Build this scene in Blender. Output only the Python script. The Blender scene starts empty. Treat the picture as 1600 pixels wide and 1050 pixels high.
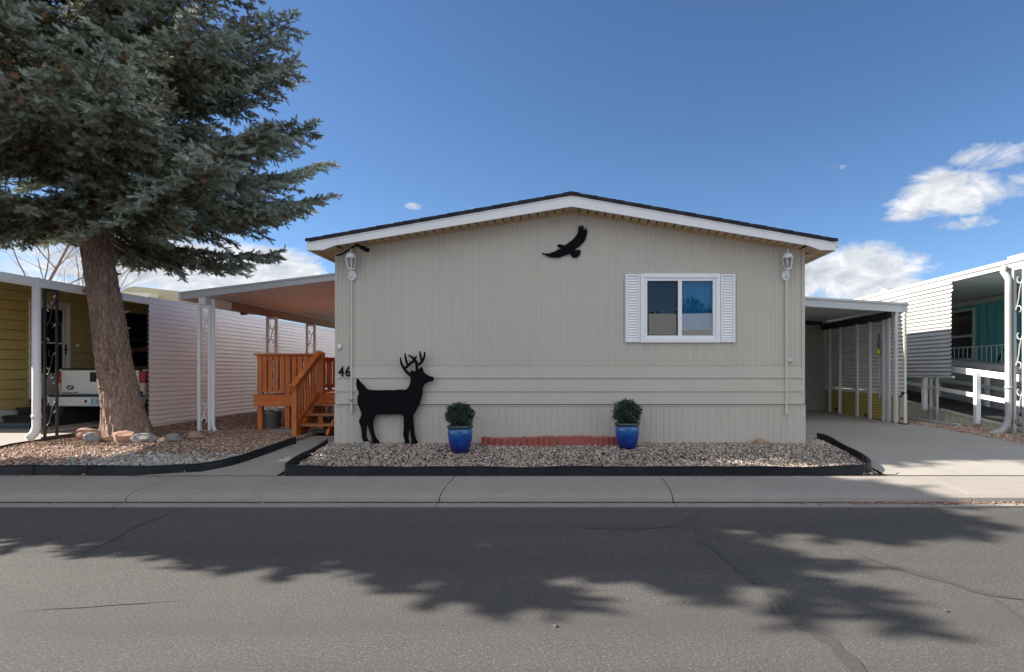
import bpy, bmesh, math, random
import numpy as np
from mathutils import Vector, Matrix, noise as mnoise
R = math.radians
sc = bpy.context.scene
COL = sc.collection
FP, CX, CY, H = 900.0, 893.0, 580.0, 1.5      # focal length in photo pixels, vanishing point, eye height

def at(px, py, Y):
    return ((px - CX) / FP * Y, Y, H + (CY - py) / FP * Y)
def ax(px, Y): return (px - CX) / FP * Y
def az(py, Y): return H + (CY - py) / FP * Y

# ------------------------------------------------------------------ mesh builder
class MB:
    def __init__(s): s.v = []; s.f = []
    def quad(s, *p):
        n = len(s.v); s.v += [tuple(q) for q in p]; s.f.append(tuple(range(n, n + len(p))))
    def box(s, x0, x1, y0, y1, z0, z1):
        n = len(s.v)
        s.v += [(x0,y0,z0),(x1,y0,z0),(x1,y1,z0),(x0,y1,z0),(x0,y0,z1),(x1,y0,z1),(x1,y1,z1),(x0,y1,z1)]
        s.f += [(n,n+3,n+2,n+1),(n+4,n+5,n+6,n+7),(n,n+1,n+5,n+4),(n+1,n+2,n+6,n+5),(n+2,n+3,n+7,n+6),(n+3,n,n+4,n+7)]
    def bar(s, a, b, w, h, up=(0,0,1)):
        a = Vector(a); b = Vector(b); d = (b - a).normalized(); u = Vector(up)
        if abs(d.dot(u)) > .99: u = Vector((0,1,0))
        side = d.cross(u).normalized(); u = side.cross(d).normalized()
        n = len(s.v)
        for q in (a, b):
            for i, j in ((-1,-1),(1,-1),(1,1),(-1,1)):
                s.v.append(tuple(q + side * (i * w / 2) + u * (j * h / 2)))
        s.f += [(n,n+1,n+2,n+3),(n+7,n+6,n+5,n+4)] + [(n+i, n+4+i, n+4+(i+1)%4, n+(i+1)%4) for i in range(4)]
    def tube(s, pts, r, n=8, caps=True):
        pts = [Vector(p) for p in pts]; k = len(pts)
        rr = r if isinstance(r, (list, tuple)) else [r] * k
        base = len(s.v); ref = None
        for i, p in enumerate(pts):
            d = (pts[min(i+1,k-1)] - pts[max(i-1,0)]).normalized()
            if ref is None:
                ref = d.cross(Vector((0,0,1)))
                if ref.length < .1: ref = Vector((1,0,0))
            ref = (ref - d * ref.dot(d)).normalized(); o = d.cross(ref)
            for j in range(n):
                t = 2*math.pi*j/n
                s.v.append(tuple(p + (ref*math.cos(t) + o*math.sin(t)) * rr[i]))
        for i in range(k-1):
            for j in range(n):
                a = base+i*n+j; b = base+i*n+(j+1)%n
                s.f.append((a, b, b+n, a+n))
        if caps:
            s.f.append(tuple(base+j for j in range(n-1,-1,-1))); s.f.append(tuple(base+(k-1)*n+j for j in range(n)))
    def lathe(s, prof, c=(0,0,0), n=24, caps=True):
        base = len(s.v); k = len(prof)
        for r, z in prof:
            for j in range(n):
                t = 2*math.pi*j/n; s.v.append((c[0]+r*math.cos(t), c[1]+r*math.sin(t), c[2]+z))
        for i in range(k-1):
            for j in range(n):
                a = base+i*n+j; b = base+i*n+(j+1)%n
                s.f.append((a, b, b+n, a+n))
        if caps:
            s.f.append(tuple(base+j for j in range(n-1,-1,-1))); s.f.append(tuple(base+(k-1)*n+j for j in range(n)))
    def prism(s, poly, y0, y1):               # poly: (x,z) outline, counter-clockwise seen from -y
        n = len(s.v); k = len(poly)
        s.v += [(x, y0, z) for x, z in poly] + [(x, y1, z) for x, z in poly]
        s.f.append(tuple(range(n, n+k))); s.f.append(tuple(range(n+2*k-1, n+k-1, -1)))
        for i in range(k): s.f.append((n+i, n+k+i, n+k+(i+1)%k, n+(i+1)%k))
    def prismx(s, poly, x0, x1):              # poly: (y,z) outline extruded along x
        n = len(s.v); k = len(poly)
        s.v += [(x0, y, z) for y, z in poly] + [(x1, y, z) for y, z in poly]
        s.f.append(tuple(range(n+k-1, n-1, -1))); s.f.append(tuple(range(n+k, n+2*k)))
        for i in range(k): s.f.append((n+i, n+(i+1)%k, n+k+(i+1)%k, n+k+i))
    def prismy(s, poly, y0, y1): s.prism(poly, y0, y1)
    def sheet(s, prof, a, b, f):              # open profile swept between parameters a and b; f(p, t) gives the point
        n = len(s.v); k = len(prof)
        s.v += [f(p, a) for p in prof] + [f(p, b) for p in prof]
        for i in range(k-1): s.f.append((n+i, n+i+1, n+k+i+1, n+k+i))
    def build(s, name, m, parent=None, smooth=False, bevel=0.0, origin=None, recalc=True):
        me = bpy.data.meshes.new(name)
        if parent is not None: o3 = Vector(parent.get('_w', (0,0,0)))
        else:
            if origin is None:
                xs = [v[0] for v in s.v]; ys = [v[1] for v in s.v]; zs = [v[2] for v in s.v]
                origin = ((min(xs)+max(xs))/2, (min(ys)+max(ys))/2, min(zs))
            o3 = Vector(origin)
        me.from_pydata([(v[0]-o3.x, v[1]-o3.y, v[2]-o3.z) for v in s.v], [], s.f)
        if recalc or bevel:
            bm = bmesh.new(); bm.from_mesh(me)
            if recalc: bmesh.ops.recalc_face_normals(bm, faces=bm.faces)
            if bevel:
                es = [e for e in bm.edges if len(e.link_faces) == 2 and e.calc_face_angle(0) > .6]
                bmesh.ops.bevel(bm, geom=es, offset=bevel, segments=2, affect='EDGES', profile=.6, clamp_overlap=True)
            bm.to_mesh(me); bm.free()
        if smooth:
            for p in me.polygons: p.use_smooth = True
        if m is not None:
            for q in (m if isinstance(m, list) else [m]): me.materials.append(q)
        ob = bpy.data.objects.new(name, me); COL.objects.link(ob)
        if parent is None: ob.location = o3; ob['_w'] = tuple(o3)
        else: ob.parent = parent; ob['_w'] = tuple(o3)
        return ob

def tag(o, label=None, cat=None, group=None, kind=None):
    if label: o['label'] = label
    if cat: o['category'] = cat
    if group: o['group'] = group
    if kind: o['kind'] = kind
    return o
def thing(name, loc, label, cat, group=None):
    o = bpy.data.objects.new(name, None); COL.objects.link(o); o.location = loc; o['_w'] = tuple(loc)
    o.empty_display_size = .2
    return tag(o, label, cat, group)
def copy_tree(o, parent=None):
    c = o.copy(); COL.objects.link(c); c.parent = parent
    for ch in [q for q in bpy.data.objects if q.parent == o]: copy_tree(ch, c)
    return c
def nmesh(name, V, F, m, parent=None, attr=None, origin=(0,0,0), smooth=False):
    """numpy mesh: V (n,3), F (m,k)"""
    o3 = np.array(parent['_w'] if parent is not None else origin, dtype=np.float32)
    me = bpy.data.meshes.new(name); V = (V - o3).astype(np.float32)
    me.vertices.add(len(V)); me.vertices.foreach_set('co', V.ravel())
    k = F.shape[1]
    me.loops.add(F.size); me.loops.foreach_set('vertex_index', F.astype(np.int32).ravel())
    me.polygons.add(len(F)); me.polygons.foreach_set('loop_start', np.arange(0, F.size, k, dtype=np.int32))
    me.polygons.foreach_set('loop_total', np.full(len(F), k, dtype=np.int32))
    if smooth: me.polygons.foreach_set('use_smooth', np.ones(len(F), dtype=bool))
    me.update(calc_edges=True)
    if attr is not None:
        a = me.attributes.new('rnd', 'FLOAT', 'POINT'); a.data.foreach_set('value', attr.astype(np.float32))
    me.materials.append(m)
    ob = bpy.data.objects.new(name, me); COL.objects.link(ob)
    if parent is None: ob.location = tuple(float(q) for q in o3)
    else: ob.parent = parent
    ob['_w'] = tuple(float(q) for q in o3)
    return ob
def chaikin(p, n=1):
    for _ in range(n):
        q = []
        for i in range(len(p)):
            a = p[i]; b = p[(i+1) % len(p)]
            q += [(a[0]*.8+b[0]*.2, a[1]*.8+b[1]*.2), (a[0]*.2+b[0]*.8, a[1]*.2+b[1]*.8)]
        p = q
    return p

# ------------------------------------------------------------------ materials
class NT:
    def __init__(s, name):
        s.m = bpy.data.materials.new(name); s.m.use_nodes = True; s.t = s.m.node_tree
        s.b = s.t.nodes['Principled BSDF']; s.out = s.t.nodes['Material Output']
    def n(s, typ, **kw):
        q = s.t.nodes.new(typ)
        for k, v in kw.items():
            if k in q.inputs: q.inputs[k].default_value = v
            else: setattr(q, k, v)
        return q
    def l(s, a, b): s.t.links.new(a, b)
    def obj(s, scale=(1,1,1)):
        tc = s.n('ShaderNodeTexCoord'); mp = s.n('ShaderNodeMapping'); mp.inputs['Scale'].default_value = scale
        s.l(tc.outputs['Object'], mp.inputs['Vector']); return mp.outputs['Vector']
    def noise(s, vec, scale, detail=4, rough=.55, dist=0):
        q = s.n('ShaderNodeTexNoise'); q.inputs['Scale'].default_value = scale; q.inputs['Detail'].default_value = detail
        q.inputs['Roughness'].default_value = rough; q.inputs['Distortion'].default_value = dist
        if vec is not None: s.l(vec, q.inputs['Vector'])
        return q.outputs['Fac']
    def ramp(s, fac, stops):
        q = s.n('ShaderNodeValToRGB'); e = q.color_ramp.elements
        while len(e) < len(stops): e.new(.5)
        for i, (p, c) in enumerate(stops):
            e[i].position = p; e[i].color = (c, c, c, 1) if not isinstance(c, tuple) else (*c, 1)
        s.l(fac, q.inputs['Fac']); return q.outputs['Color']
    def mix(s, fac, a, b, mode='MIX'):
        q = s.n('ShaderNodeMix'); q.data_type = 'RGBA'; q.blend_type = mode
        for inp, v in ((q.inputs[0], fac), (q.inputs[6], a), (q.inputs[7], b)):
            if isinstance(v, (int, float)): inp.default_value = v
            elif isinstance(v, tuple): inp.default_value = (*v, 1)
            else: s.l(v, inp)
        return q.outputs[2]
    def bump(s, h, strength=.3, dist=.01, prev=None):
        q = s.n('ShaderNodeBump'); q.inputs['Strength'].default_value = strength; q.inputs['Distance'].default_value = dist
        s.l(h, q.inputs['Height'])
        if prev is not None: s.l(prev, q.inputs['Normal'])
        return q.outputs['Normal']

def paint(name, c, rough=.5, var=.08, dirt=.25, scale=2.0, bump=.05, metal=0.0, dirtcol=None, stretch=(1,1,1), spec=.5):
    """painted or coated surface: soft tone variation, weathering stains and a fine texture"""
    k = NT(name); v = k.obj(stretch)
    n1 = k.noise(v, scale, 5, .6); n2 = k.noise(v, scale*7, 6, .7, .4)
    a = tuple(min(1, q*(1+var)) for q in c); b = tuple(q*(1-var) for q in c)
    base = k.mix(n1, b, a)
    dc = dirtcol or tuple(q*.55 for q in c)
    f = k.ramp(n2, [(.55, 0.0), (.82, dirt)])
    k.l(k.mix(f, base, dc), k.b.inputs['Base Color'])
    rr = k.ramp(n2, [(0.2, max(0, rough-.08)), (.8, min(1, rough+.12))]); k.l(rr, k.b.inputs['Roughness'])
    k.b.inputs['Metallic'].default_value = metal; k.b.inputs['Specular IOR Level'].default_value = spec
    if bump: k.l(k.bump(k.noise(v, scale*40, 3), bump, .004), k.b.inputs['Normal'])
    return k.m
def wood(name, c, axis=0, rough=.65):
    k = NT(name); st = [14, 14, 14]; st[axis] = .9
    v = k.obj(tuple(st)); n1 = k.noise(v, 1.6, 6, .65, 1.2); v2 = k.obj(); n2 = k.noise(v2, 3, 3)
    base = k.ramp(n1, [(.25, tuple(q*.55 for q in c)), (.5, c), (.8, tuple(min(1, q*1.35) for q in c))])
    k.l(k.mix(k.ramp(n2, [(.35, 0.0), (.7, .55)]), base, tuple(q*.6 for q in c)), k.b.inputs['Base Color'])
    k.b.inputs['Roughness'].default_value = rough
    k.l(k.bump(n1, .25, .004), k.b.inputs['Normal'])
    return k.m
def attr_mat(name, stops, rough=.8, noise_scale=60, spec=.3, bump=.3):
    k = NT(name); a = k.n('ShaderNodeAttribute', attribute_name='rnd')
    c = k.ramp(a.outputs['Fac'], stops); v = k.obj(); n = k.noise(v, noise_scale, 3)
    k.l(k.mix(k.ramp(n, [(.3, .0), (.8, .30)]), c, (.15,.12,.10)), k.b.inputs['Base Color'])
    k.b.inputs['Roughness'].default_value = rough; k.b.inputs['Specular IOR Level'].default_value = spec
    if bump: k.l(k.bump(n, bump, .004), k.b.inputs['Normal'])
    return k.m
M = {}
M['siding'] = paint('tan_siding', (.485,.45,.39), .5, .09, .3, 1.1, .05, stretch=(1,1,.35), dirtcol=(.33,.295,.24))
M['skirting'] = paint('tan_skirting', (.50,.465,.405), .55, .10, .55, 1.6, .05, stretch=(1,1,.4), dirtcol=(.31,.28,.235))
M['white_trim'] = paint('white_trim', (.74,.75,.76), .45, .03, .16, 1.5, .03, dirtcol=(.45,.43,.4))
M['soffit'] = paint('tan_soffit', (.50,.37,.24), .6, .08, .25, 3, .05)
M['shutter'] = paint('white_vinyl', (.80,.81,.84), .4, .02, .1, 2, .02)
M['white_metal'] = paint('white_enamel', (.74,.73,.72), .38, .04, .25, 3, .04, dirtcol=(.38,.33,.28))
M['corrugated'] = paint('white_corrugated', (.88,.83,.815), .45, .05, .2, 1.3, .03, dirtcol=(.5,.43,.38), stretch=(1,.5,1))
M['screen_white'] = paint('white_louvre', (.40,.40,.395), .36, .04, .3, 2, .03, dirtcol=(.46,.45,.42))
M['olive_siding'] = paint('olive_siding', (.54,.45,.18), .55, .08, .3, 2, .05)
M['yellow_panel'] = paint('yellow_panel', (.55,.42,.12), .55, .1, .5, 4, .06, dirtcol=(.2,.14,.07))
M['teal'] = paint('teal_siding', (.14,.60,.64), .5, .08, .2, 1.5, .04, stretch=(1,1,.3))
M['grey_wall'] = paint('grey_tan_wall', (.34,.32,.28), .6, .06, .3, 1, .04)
M['cream'] = paint('cream_paint', (.62,.60,.50), .5, .05, .3, 3, .04, dirtcol=(.35,.32,.26))
M['black_paint'] = paint('black_paint', (.0035,.0045,.006), .8, .1, .1, 5, .05, dirtcol=(.008,.008,.010), spec=.12)
M['black_iron'] = paint('black_iron', (.018,.015,.014), .5, .2, .3, 6, .1, dirtcol=(.06,.035,.025))
M['dark'] = paint('dark_grey', (.03,.03,.032), .6, .1, .2, 4, .05)
M['awning_under'] = paint('awning_panel', (.88,.83,.78), .55, .04, .15, 1.4, .02)
M['beam_brown'] = paint('brown_beam', (.26,.14,.07), .6, .1, .4, 4, .08)
M['grey_trim'] = paint('grey_trim', (.50,.51,.52), .45, .05, .2, 2, .03)
M['conduit'] = paint('tan_conduit', (.58,.53,.45), .5, .04, .1, 4, .02)
M['deck_x'] = wood('cedar_stain_long', (.68,.175,.038), 0)
M['deck_y'] = wood('cedar_stain_deep', (.68,.175,.038), 1)
M['deck_z'] = wood('cedar_stain_upright', (.66,.185,.045), 2)
M['tread'] = wood('cedar_tread', (.44,.17,.06), 0)
M['truck_white'] = paint('truck_white', (.62,.63,.62), .22, .02, .1, 3, 0)
M['chrome'] = paint('chrome', (.48,.48,.49), .35, .03, .05, 5, 0, metal=.5)
M['rubber'] = paint('rubber', (.02,.02,.02), .8, .1, .2, 6, .1)
M['red_lens'] = paint('red_lens', (.35,.01,.012), .15, .1, .1, 5, 0)
M['clear_lens'] = paint('clear_lens', (.55,.42,.38), .15, .05, .1, 5, 0)
M['plate'] = paint('plate_blue', (.25,.45,.58), .4, .05, .1, 8, 0)
M['navy'] = paint('navy_badge', (.01,.03,.09), .25, .1, .1, 8, 0)
M['maroon'] = paint('dark_maroon', (.13,.06,.05), .35, .1, .2, 3, 0)
M['soil'] = paint('potting_soil', (.05,.035,.025), .95, .2, .4, 12, .5)
M['terracotta'] = paint('red_concrete', (.33,.095,.075), .9, .2, .6, 7, .35, dirtcol=(.16,.05,.045))
M['galv'] = paint('galvanised', (.30,.36,.33), .45, .1, .5, 5, .05, metal=.4, dirtcol=(.14,.16,.13))
M['yellow'] = paint('yellow_plastic', (.55,.50,.03), .4, .1, .1, 8, 0)
M['green'] = paint('green_plastic', (.08,.16,.05), .5, .1, .1, 8, 0)
M['curtain_blue'] = paint('curtain_blue', (.05,.42,.72), .9, .1, .1, 3, 0)
M['interior'] = paint('interior_wall', (.35,.33,.30), .9, .05, .1, 2, 0)
M['leaf_dry'] = paint('dry_leaf', (.20,.11,.055), .8, .3, .3, 20, 0)
M['roof_tan'] = paint('khaki_panel', (.36,.34,.24), .6, .06, .2, 2, .05)
M['blue_mat'] = paint('blue_mat', (.05,.09,.12), .9, .1, .3, 8, .3)
M['steps_dark'] = paint('dark_carpet', (.03,.028,.028), .95, .2, .3, 10, .3)
M['house_cream'] = paint('cream_siding', (.55,.52,.46), .6, .05, .2, 1.2, .05)

def m_shingle(name, c):
    k = NT(name); v = k.obj(); br = k.n('ShaderNodeTexBrick'); br.inputs['Scale'].default_value = 3.2
    br.inputs['Color1'].default_value = (*c, 1); br.inputs['Color2'].default_value = (*[q*1.7 for q in c], 1)
    br.inputs['Mortar'].default_value = (*[q*.4 for q in c], 1); br.inputs['Mortar Size'].default_value = .02
    k.l(v, br.inputs['Vector']); n = k.noise(v, 90, 3)
    k.l(k.mix(n, br.outputs['Color'], tuple(q*1.2 for q in c)), k.b.inputs['Base Color'])
    k.b.inputs['Roughness'].default_value = .95; k.l(k.bump(n, .5, .01), k.b.inputs['Normal']); return k.m
M['louvre_pale'] = paint('pale_louvre', (.78,.77,.74), .45, .05, .35, 3, .03, dirtcol=(.42,.40,.35))
M['shingle'] = m_shingle('dark_shingle', (.022,.022,.026))
M['shingle_grey'] = m_shingle('grey_shingle', (.58,.58,.56))

def m_glass(name, tint=(.7,.85,.95), refl=1.0):
    k = NT(name); t = k.t; t.nodes.remove(k.b)
    tr = k.n('ShaderNodeBsdfTransparent'); tr.inputs['Color'].default_value = (*tint, 1)
    gl = k.n('ShaderNodeBsdfGlossy'); gl.inputs['Roughness'].default_value = .01; gl.inputs['Color'].default_value = (.95,.97,1,1)
    fr = k.n('ShaderNodeFresnel'); fr.inputs['IOR'].default_value = 1.9
    mt = k.n('ShaderNodeMath', operation='MULTIPLY'); mt.inputs[1].default_value = refl
    k.l(fr.outputs[0], mt.inputs[0]); mx = k.n('ShaderNodeMixShader')
    v = k.obj(); nb = k.bump(k.noise(v, 1.3, 1), .06, .02); k.l(nb, gl.inputs['Normal'])
    k.l(mt.outputs[0], mx.inputs[0]); k.l(tr.outputs[0], mx.inputs[1]); k.l(gl.outputs[0], mx.inputs[2])
    k.l(mx.outputs[0], k.out.inputs['Surface']); return k.m
M['glass'] = m_glass('window_glass', (.80,.92,.97), 1.0)
M['glass_dark'] = m_glass('screened_glass', (.20,.26,.30), .75)
M['glass_lamp'] = m_glass('lamp_glass', (.85,.88,.88), 1.0)

def m_asphalt():
    k = NT('asphalt'); v = k.obj(); n1 = k.noise(v, .35, 4, .6); n2 = k.noise(v, 62, 5, .8); n3 = k.noise(v, 5, 6, .7)
    vo = k.n('ShaderNodeTexVoronoi'); vo.inputs['Scale'].default_value = 130; k.l(v, vo.inputs['Vector'])
    base = k.mix(n1, (.072,.067,.062), (.095,.089,.083))
    base = k.mix(k.ramp(n3, [(.45, 0.0), (.7, .4)]), base, (.065,.062,.060))
    base = k.mix(k.ramp(n2, [(.55, 0.0), (.66, .85)]), base, (.21,.20,.19))
    base = k.mix(k.ramp(n2, [(.34, .9), (.45, 0.0)]), base, (.028,.028,.029))
    # wavering darker traffic streaks along the road
    vs = k.obj((.12, 1.4, 1)); n4 = k.noise(vs, 1.0, 4, .6); base = k.mix(k.ramp(n4, [(.42, 0.0), (.70, .5)]), base, (.055,.052,.050))
    k.l(base, k.b.inputs['Base Color']); k.b.inputs['Roughness'].default_value = .9; k.b.inputs['Specular IOR Level'].default_value = .25
    b1 = k.bump(n2, .55, .006); b2 = k.bump(vo.outputs['Distance'], .3, .004, b1)
    k.l(b2, k.b.inputs['Normal']); return k.m
M['asphalt'] = m_asphalt()
def m_conc(name, c, stain=(.2,.18,.16), s=1.0):
    k = NT(name); v = k.obj(); n1 = k.noise(v, .8*s, 5, .65); n2 = k.noise(v, 60, 4, .7); n3 = k.noise(v, 4*s, 6, .7, .6)
    base = k.mix(n1, tuple(q*.82 for q in c), tuple(q*1.12 for q in c))
    base = k.mix(k.ramp(n3, [(.52, 0.0), (.75, .55)]), base, stain)
    base = k.mix(k.ramp(n2, [(.55, 0.0), (.8, .35)]), base, tuple(q*.6 for q in c))
    k.l(base, k.b.inputs['Base Color']); k.b.inputs['Roughness'].default_value = .88; k.b.inputs['Specular IOR Level'].default_value = .3
    k.l(k.bump(n2, .3, .004), k.b.inputs['Normal']); return k.m
M['concrete'] = m_conc('sidewalk_concrete', (.295,.268,.24))
M['driveway'] = m_conc('driveway_concrete', (.335,.31,.28), (.26,.24,.215), .6)
M['dark_joint'] = m_conc('joint_dirt', (.07,.06,.05))
def m_bed(name, cols, sc_=45):
    k = NT(name); v = k.obj(); vo = k.n('ShaderNodeTexVoronoi'); vo.inputs['Scale'].default_value = sc_; k.l(v, vo.inputs['Vector'])
    sep = k.n('ShaderNodeSeparateColor'); k.l(vo.outputs['Color'], sep.inputs[0])
    c = k.ramp(sep.outputs[0], cols); n = k.noise(v, 1.2, 5, .65)
    c = k.mix(k.ramp(n, [(.4, 0.0), (.75, .55)]), c, (.10,.06,.045))
    c = k.mix(k.ramp(vo.outputs['Distance'], [(.35, 0.0), (.75, .8)]), c, (.03,.025,.02))
    k.l(c, k.b.inputs['Base Color']); k.b.inputs['Roughness'].default_value = .95
    h = k.ramp(vo.outputs['Distance'], [(0.0, 1.0), (.8, 0.0)]); k.l(k.bump(h, .9, .02), k.b.inputs['Normal']); return k.m
M['yard'] = m_bed('reddish_yard_rock', [(0,(.20,.12,.095)),(.35,(.38,.24,.19)),(.7,(.46,.31,.24)),(1,(.50,.40,.33))], 38)
M['bed_under'] = m_bed('bed_fines', [(0,(.10,.085,.075)),(.5,(.2,.17,.15)),(1,(.3,.27,.24))], 60)
M['gravel'] = attr_mat('grey_river_gravel', [(0,(.13,.115,.105)),(.15,(.28,.235,.205)),(.4,(.44,.35,.285)),(.55,(.38,.34,.315)),(.72,(.54,.39,.305)),(.90,(.55,.48,.43)),(1,(.70,.65,.60))])
M['chips'] = attr_mat('pink_rock_chips', [(0,(.18,.11,.08)),(.25,(.36,.23,.16)),(.5,(.48,.315,.23)),(.75,(.54,.385,.29)),(1,(.62,.50,.41))])
M['pale_rock'] = attr_mat('pale_rock', [(0,(.24,.225,.21)),(.5,(.38,.36,.34)),(1,(.58,.56,.54))])
def m_stone(name, c):
    k = NT(name); v = k.obj(); n = k.noise(v, 9, 7, .7, .5); n2 = k.noise(v, 50, 4, .7)
    k.l(k.mix(k.ramp(n2, [(.5, 0.0), (.8, .5)]), k.ramp(n, [(.25, tuple(q*.55 for q in c)), (.5, c), (.78, tuple(min(1,q*1.4) for q in c))]), tuple(q*.5 for q in c)), k.b.inputs['Base Color'])
    k.b.inputs['Roughness'].default_value = .9; k.l(k.bump(n, .6, .02), k.b.inputs['Normal']); return k.m
M['stone_pink'] = m_stone('pink_sandstone', (.42,.24,.17)); M['stone_grey'] = m_stone('grey_stone', (.25,.245,.24)); M['stone_tan'] = m_stone('tan_stone', (.36,.25,.17))
def m_edging():
    k = NT('black_poly_edging'); v = k.obj(); n = k.noise(v, 3, 5, .6); n2 = k.noise(v, 30, 4)
    c = k.mix(k.ramp(n, [(.45, 0.0), (.8, .6)]), (.008,.011,.015), (.026,.030,.036))
    c = k.mix(k.ramp(n2, [(.6, 0.0), (.8, .5)]), c, (.06,.05,.04))
    k.l(c, k.b.inputs['Base Color']); k.b.inputs['Specular IOR Level'].default_value = .3; k.b.inputs['Roughness'].default_value = .4; k.l(k.bump(n, .4, .03), k.b.inputs['Normal']); return k.m
M['edging'] = m_edging()
def m_bark():
    k = NT('spruce_bark'); v = k.obj((1,1,.30)); n = k.noise(v, 22, 6, .75, 1.4); v2 = k.obj((1,1,.5)); n2 = k.noise(v2, 45, 5, .7)
    vo = k.n('ShaderNodeTexVoronoi'); vo.inputs['Scale'].default_value = 24; vo.feature = 'DISTANCE_TO_EDGE'; k.l(v, vo.inputs['Vector'])
    c = k.ramp(n, [(.30, (.06,.036,.026)), (.43, (.30,.185,.135)), (.56, (.50,.36,.285)), (.75, (.66,.55,.48))])
    c = k.mix(k.ramp(n2, [(.45, 0.0), (.75, .5)]), c, (.38,.34,.31))
    vd = k.n('ShaderNodeMath', operation='ADD'); k.l(vo.outputs['Distance'], vd.inputs[0]); k.l(k.ramp(n2, [(.35, 0.0), (.7, .25)]), vd.inputs[1])
    c = k.mix(k.ramp(vd.outputs[0], [(0.0, .75), (.16, 0.0)]), c, (.05,.032,.026))
    k.l(c, k.b.inputs['Base Color']); k.b.inputs['Roughness'].default_value = .95; k.b.inputs['Specular IOR Level'].default_value = .15
    b = k.bump(n, 1.0, .05); k.l(k.bump(vo.outputs['Distance'], .6, .02, b), k.b.inputs['Normal']); return k.m
M['bark'] = m_bark()
M['twig_wood'] = m_stone('branch_bark', (.10,.065,.05))
M['bare_bark'] = m_stone('grey_brown_bark', (.20,.145,.12))
def m_leafy(name, stops, rough=.6, trans=.15):
    k = NT(name); a = k.n('ShaderNodeAttribute', attribute_name='rnd')
    k.l(k.ramp(a.outputs['Fac'], stops), k.b.inputs['Base Color']); k.b.inputs['Roughness'].default_value = rough
    k.b.inputs['Specular IOR Level'].default_value = .25; return k.m
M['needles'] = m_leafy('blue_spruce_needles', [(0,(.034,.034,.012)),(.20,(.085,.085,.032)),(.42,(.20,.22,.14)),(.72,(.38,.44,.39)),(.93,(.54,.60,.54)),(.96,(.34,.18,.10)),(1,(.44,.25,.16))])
M['box_leaf'] = m_leafy('boxwood_leaf', [(0,(.010,.020,.012)),(.5,(.022,.045,.028)),(.85,(.045,.085,.05)),(1,(.08,.12,.07))], .45)
def m_glaze():
    k = NT('blue_glaze'); v = k.obj(); n = k.noise(v, 7, 5, .6, .6); n2 = k.noise(v, 40, 4)
    geo = k.n('ShaderNodeSeparateXYZ'); k.l(v, geo.inputs[0])
    ad = k.n('ShaderNodeMath', operation='MULTIPLY_ADD'); ad.inputs[1].default_value = .35; k.l(n, ad.inputs[0]); k.l(geo.outputs[2], ad.inputs[2])
    c = k.ramp(ad.outputs[0], [(.05,(.006,.007,.012)),(.18,(.004,.008,.07)),(.30,(.004,.03,.22)),(.42,(.006,.075,.32)),(.52,(.012,.12,.34)),(.58,(.03,.05,.05))])
    c = k.mix(k.ramp(n2, [(.62, 0.0), (.75, .4)]), c, (.15,.25,.4))
    k.l(c, k.b.inputs['Base Color']); k.b.inputs['Roughness'].default_value = .12; k.b.inputs['Coat Weight'].default_value = .5; return k.m
M['glaze'] = m_glaze()
M['pot_rim'] = paint('dark_glazed_rim', (.035,.06,.055), .25, .2, .3, 9, .03, dirtcol=(.08,.06,.04))
# ------------------------------------------------------------------ ground, road, walks
PR = [(7.42,.15),(8.2,.235),(9.1,.325),(10.4,.355),(12.0,.375),(16,.42),(26,.45),(60,.5),(600,.5)]
def zg(Y):
    if Y <= PR[0][0]: return PR[0][1]
    for (a, za), (b, zb) in zip(PR, PR[1:]):
        if Y <= b: return za + (zb-za)*(Y-a)/(b-a)
    return PR[-1][1]
def zb_(Y):      # gravel heaped towards the wall
    t_ = max(0, min(1, (Y-7.9)/.8)); return zg(Y)+.052*t_*t_*(3-2*t_)
def grid_sheet(name, x0, x1, ys, nx, dz, m, rough=0.0, kind='structure', xf=None, seed=0, zf=None):
    zf = zf or zg
    b = MB(); k = nx+1
    for Y in ys:
        for i in range(k):
            x = x0 + (x1-x0)*i/nx
            if xf: x = xf(x, Y)
            z = zf(Y) + dz + (rough*mnoise.noise(Vector((x*1.3+seed, Y*1.3, seed))) if rough else 0)
            b.v.append((x, Y, z))
    for j in range(len(ys)-1):
        for i in range(nx):
            a = j*k+i; b.f.append((a, a+1, a+k+1, a+k))
    return tag(b.build(name, m, origin=(0, ys[0], 0), smooth=True, recalc=False), kind=kind)

b = MB(); b.box(-900, 900, -700, 900, -.6, -.02); tag(b.build('ground', M['yard'], origin=(0,0,-.02)), kind='structure')
# road
b = MB(); nx, ny = 60, 16
for j in range(ny+1):
    for i in range(nx+1):
        x = -60 + 120*i/nx; y = -3.2 + 9.62*j/ny
        b.v.append((x, y, -.025*((y-1.6)/4.8)**2 + .02))
for j in range(ny):
    for i in range(nx):
        a = j*(nx+1)+i; b.f.append((a, a+1, a+nx+2, a+nx+1))
tag(b.build('road', M['asphalt'], origin=(0,0,0), smooth=True, recalc=False), kind='structure')
def roadz(x, y): return -.025*((y-1.6)/4.8)**2 + .02
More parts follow.
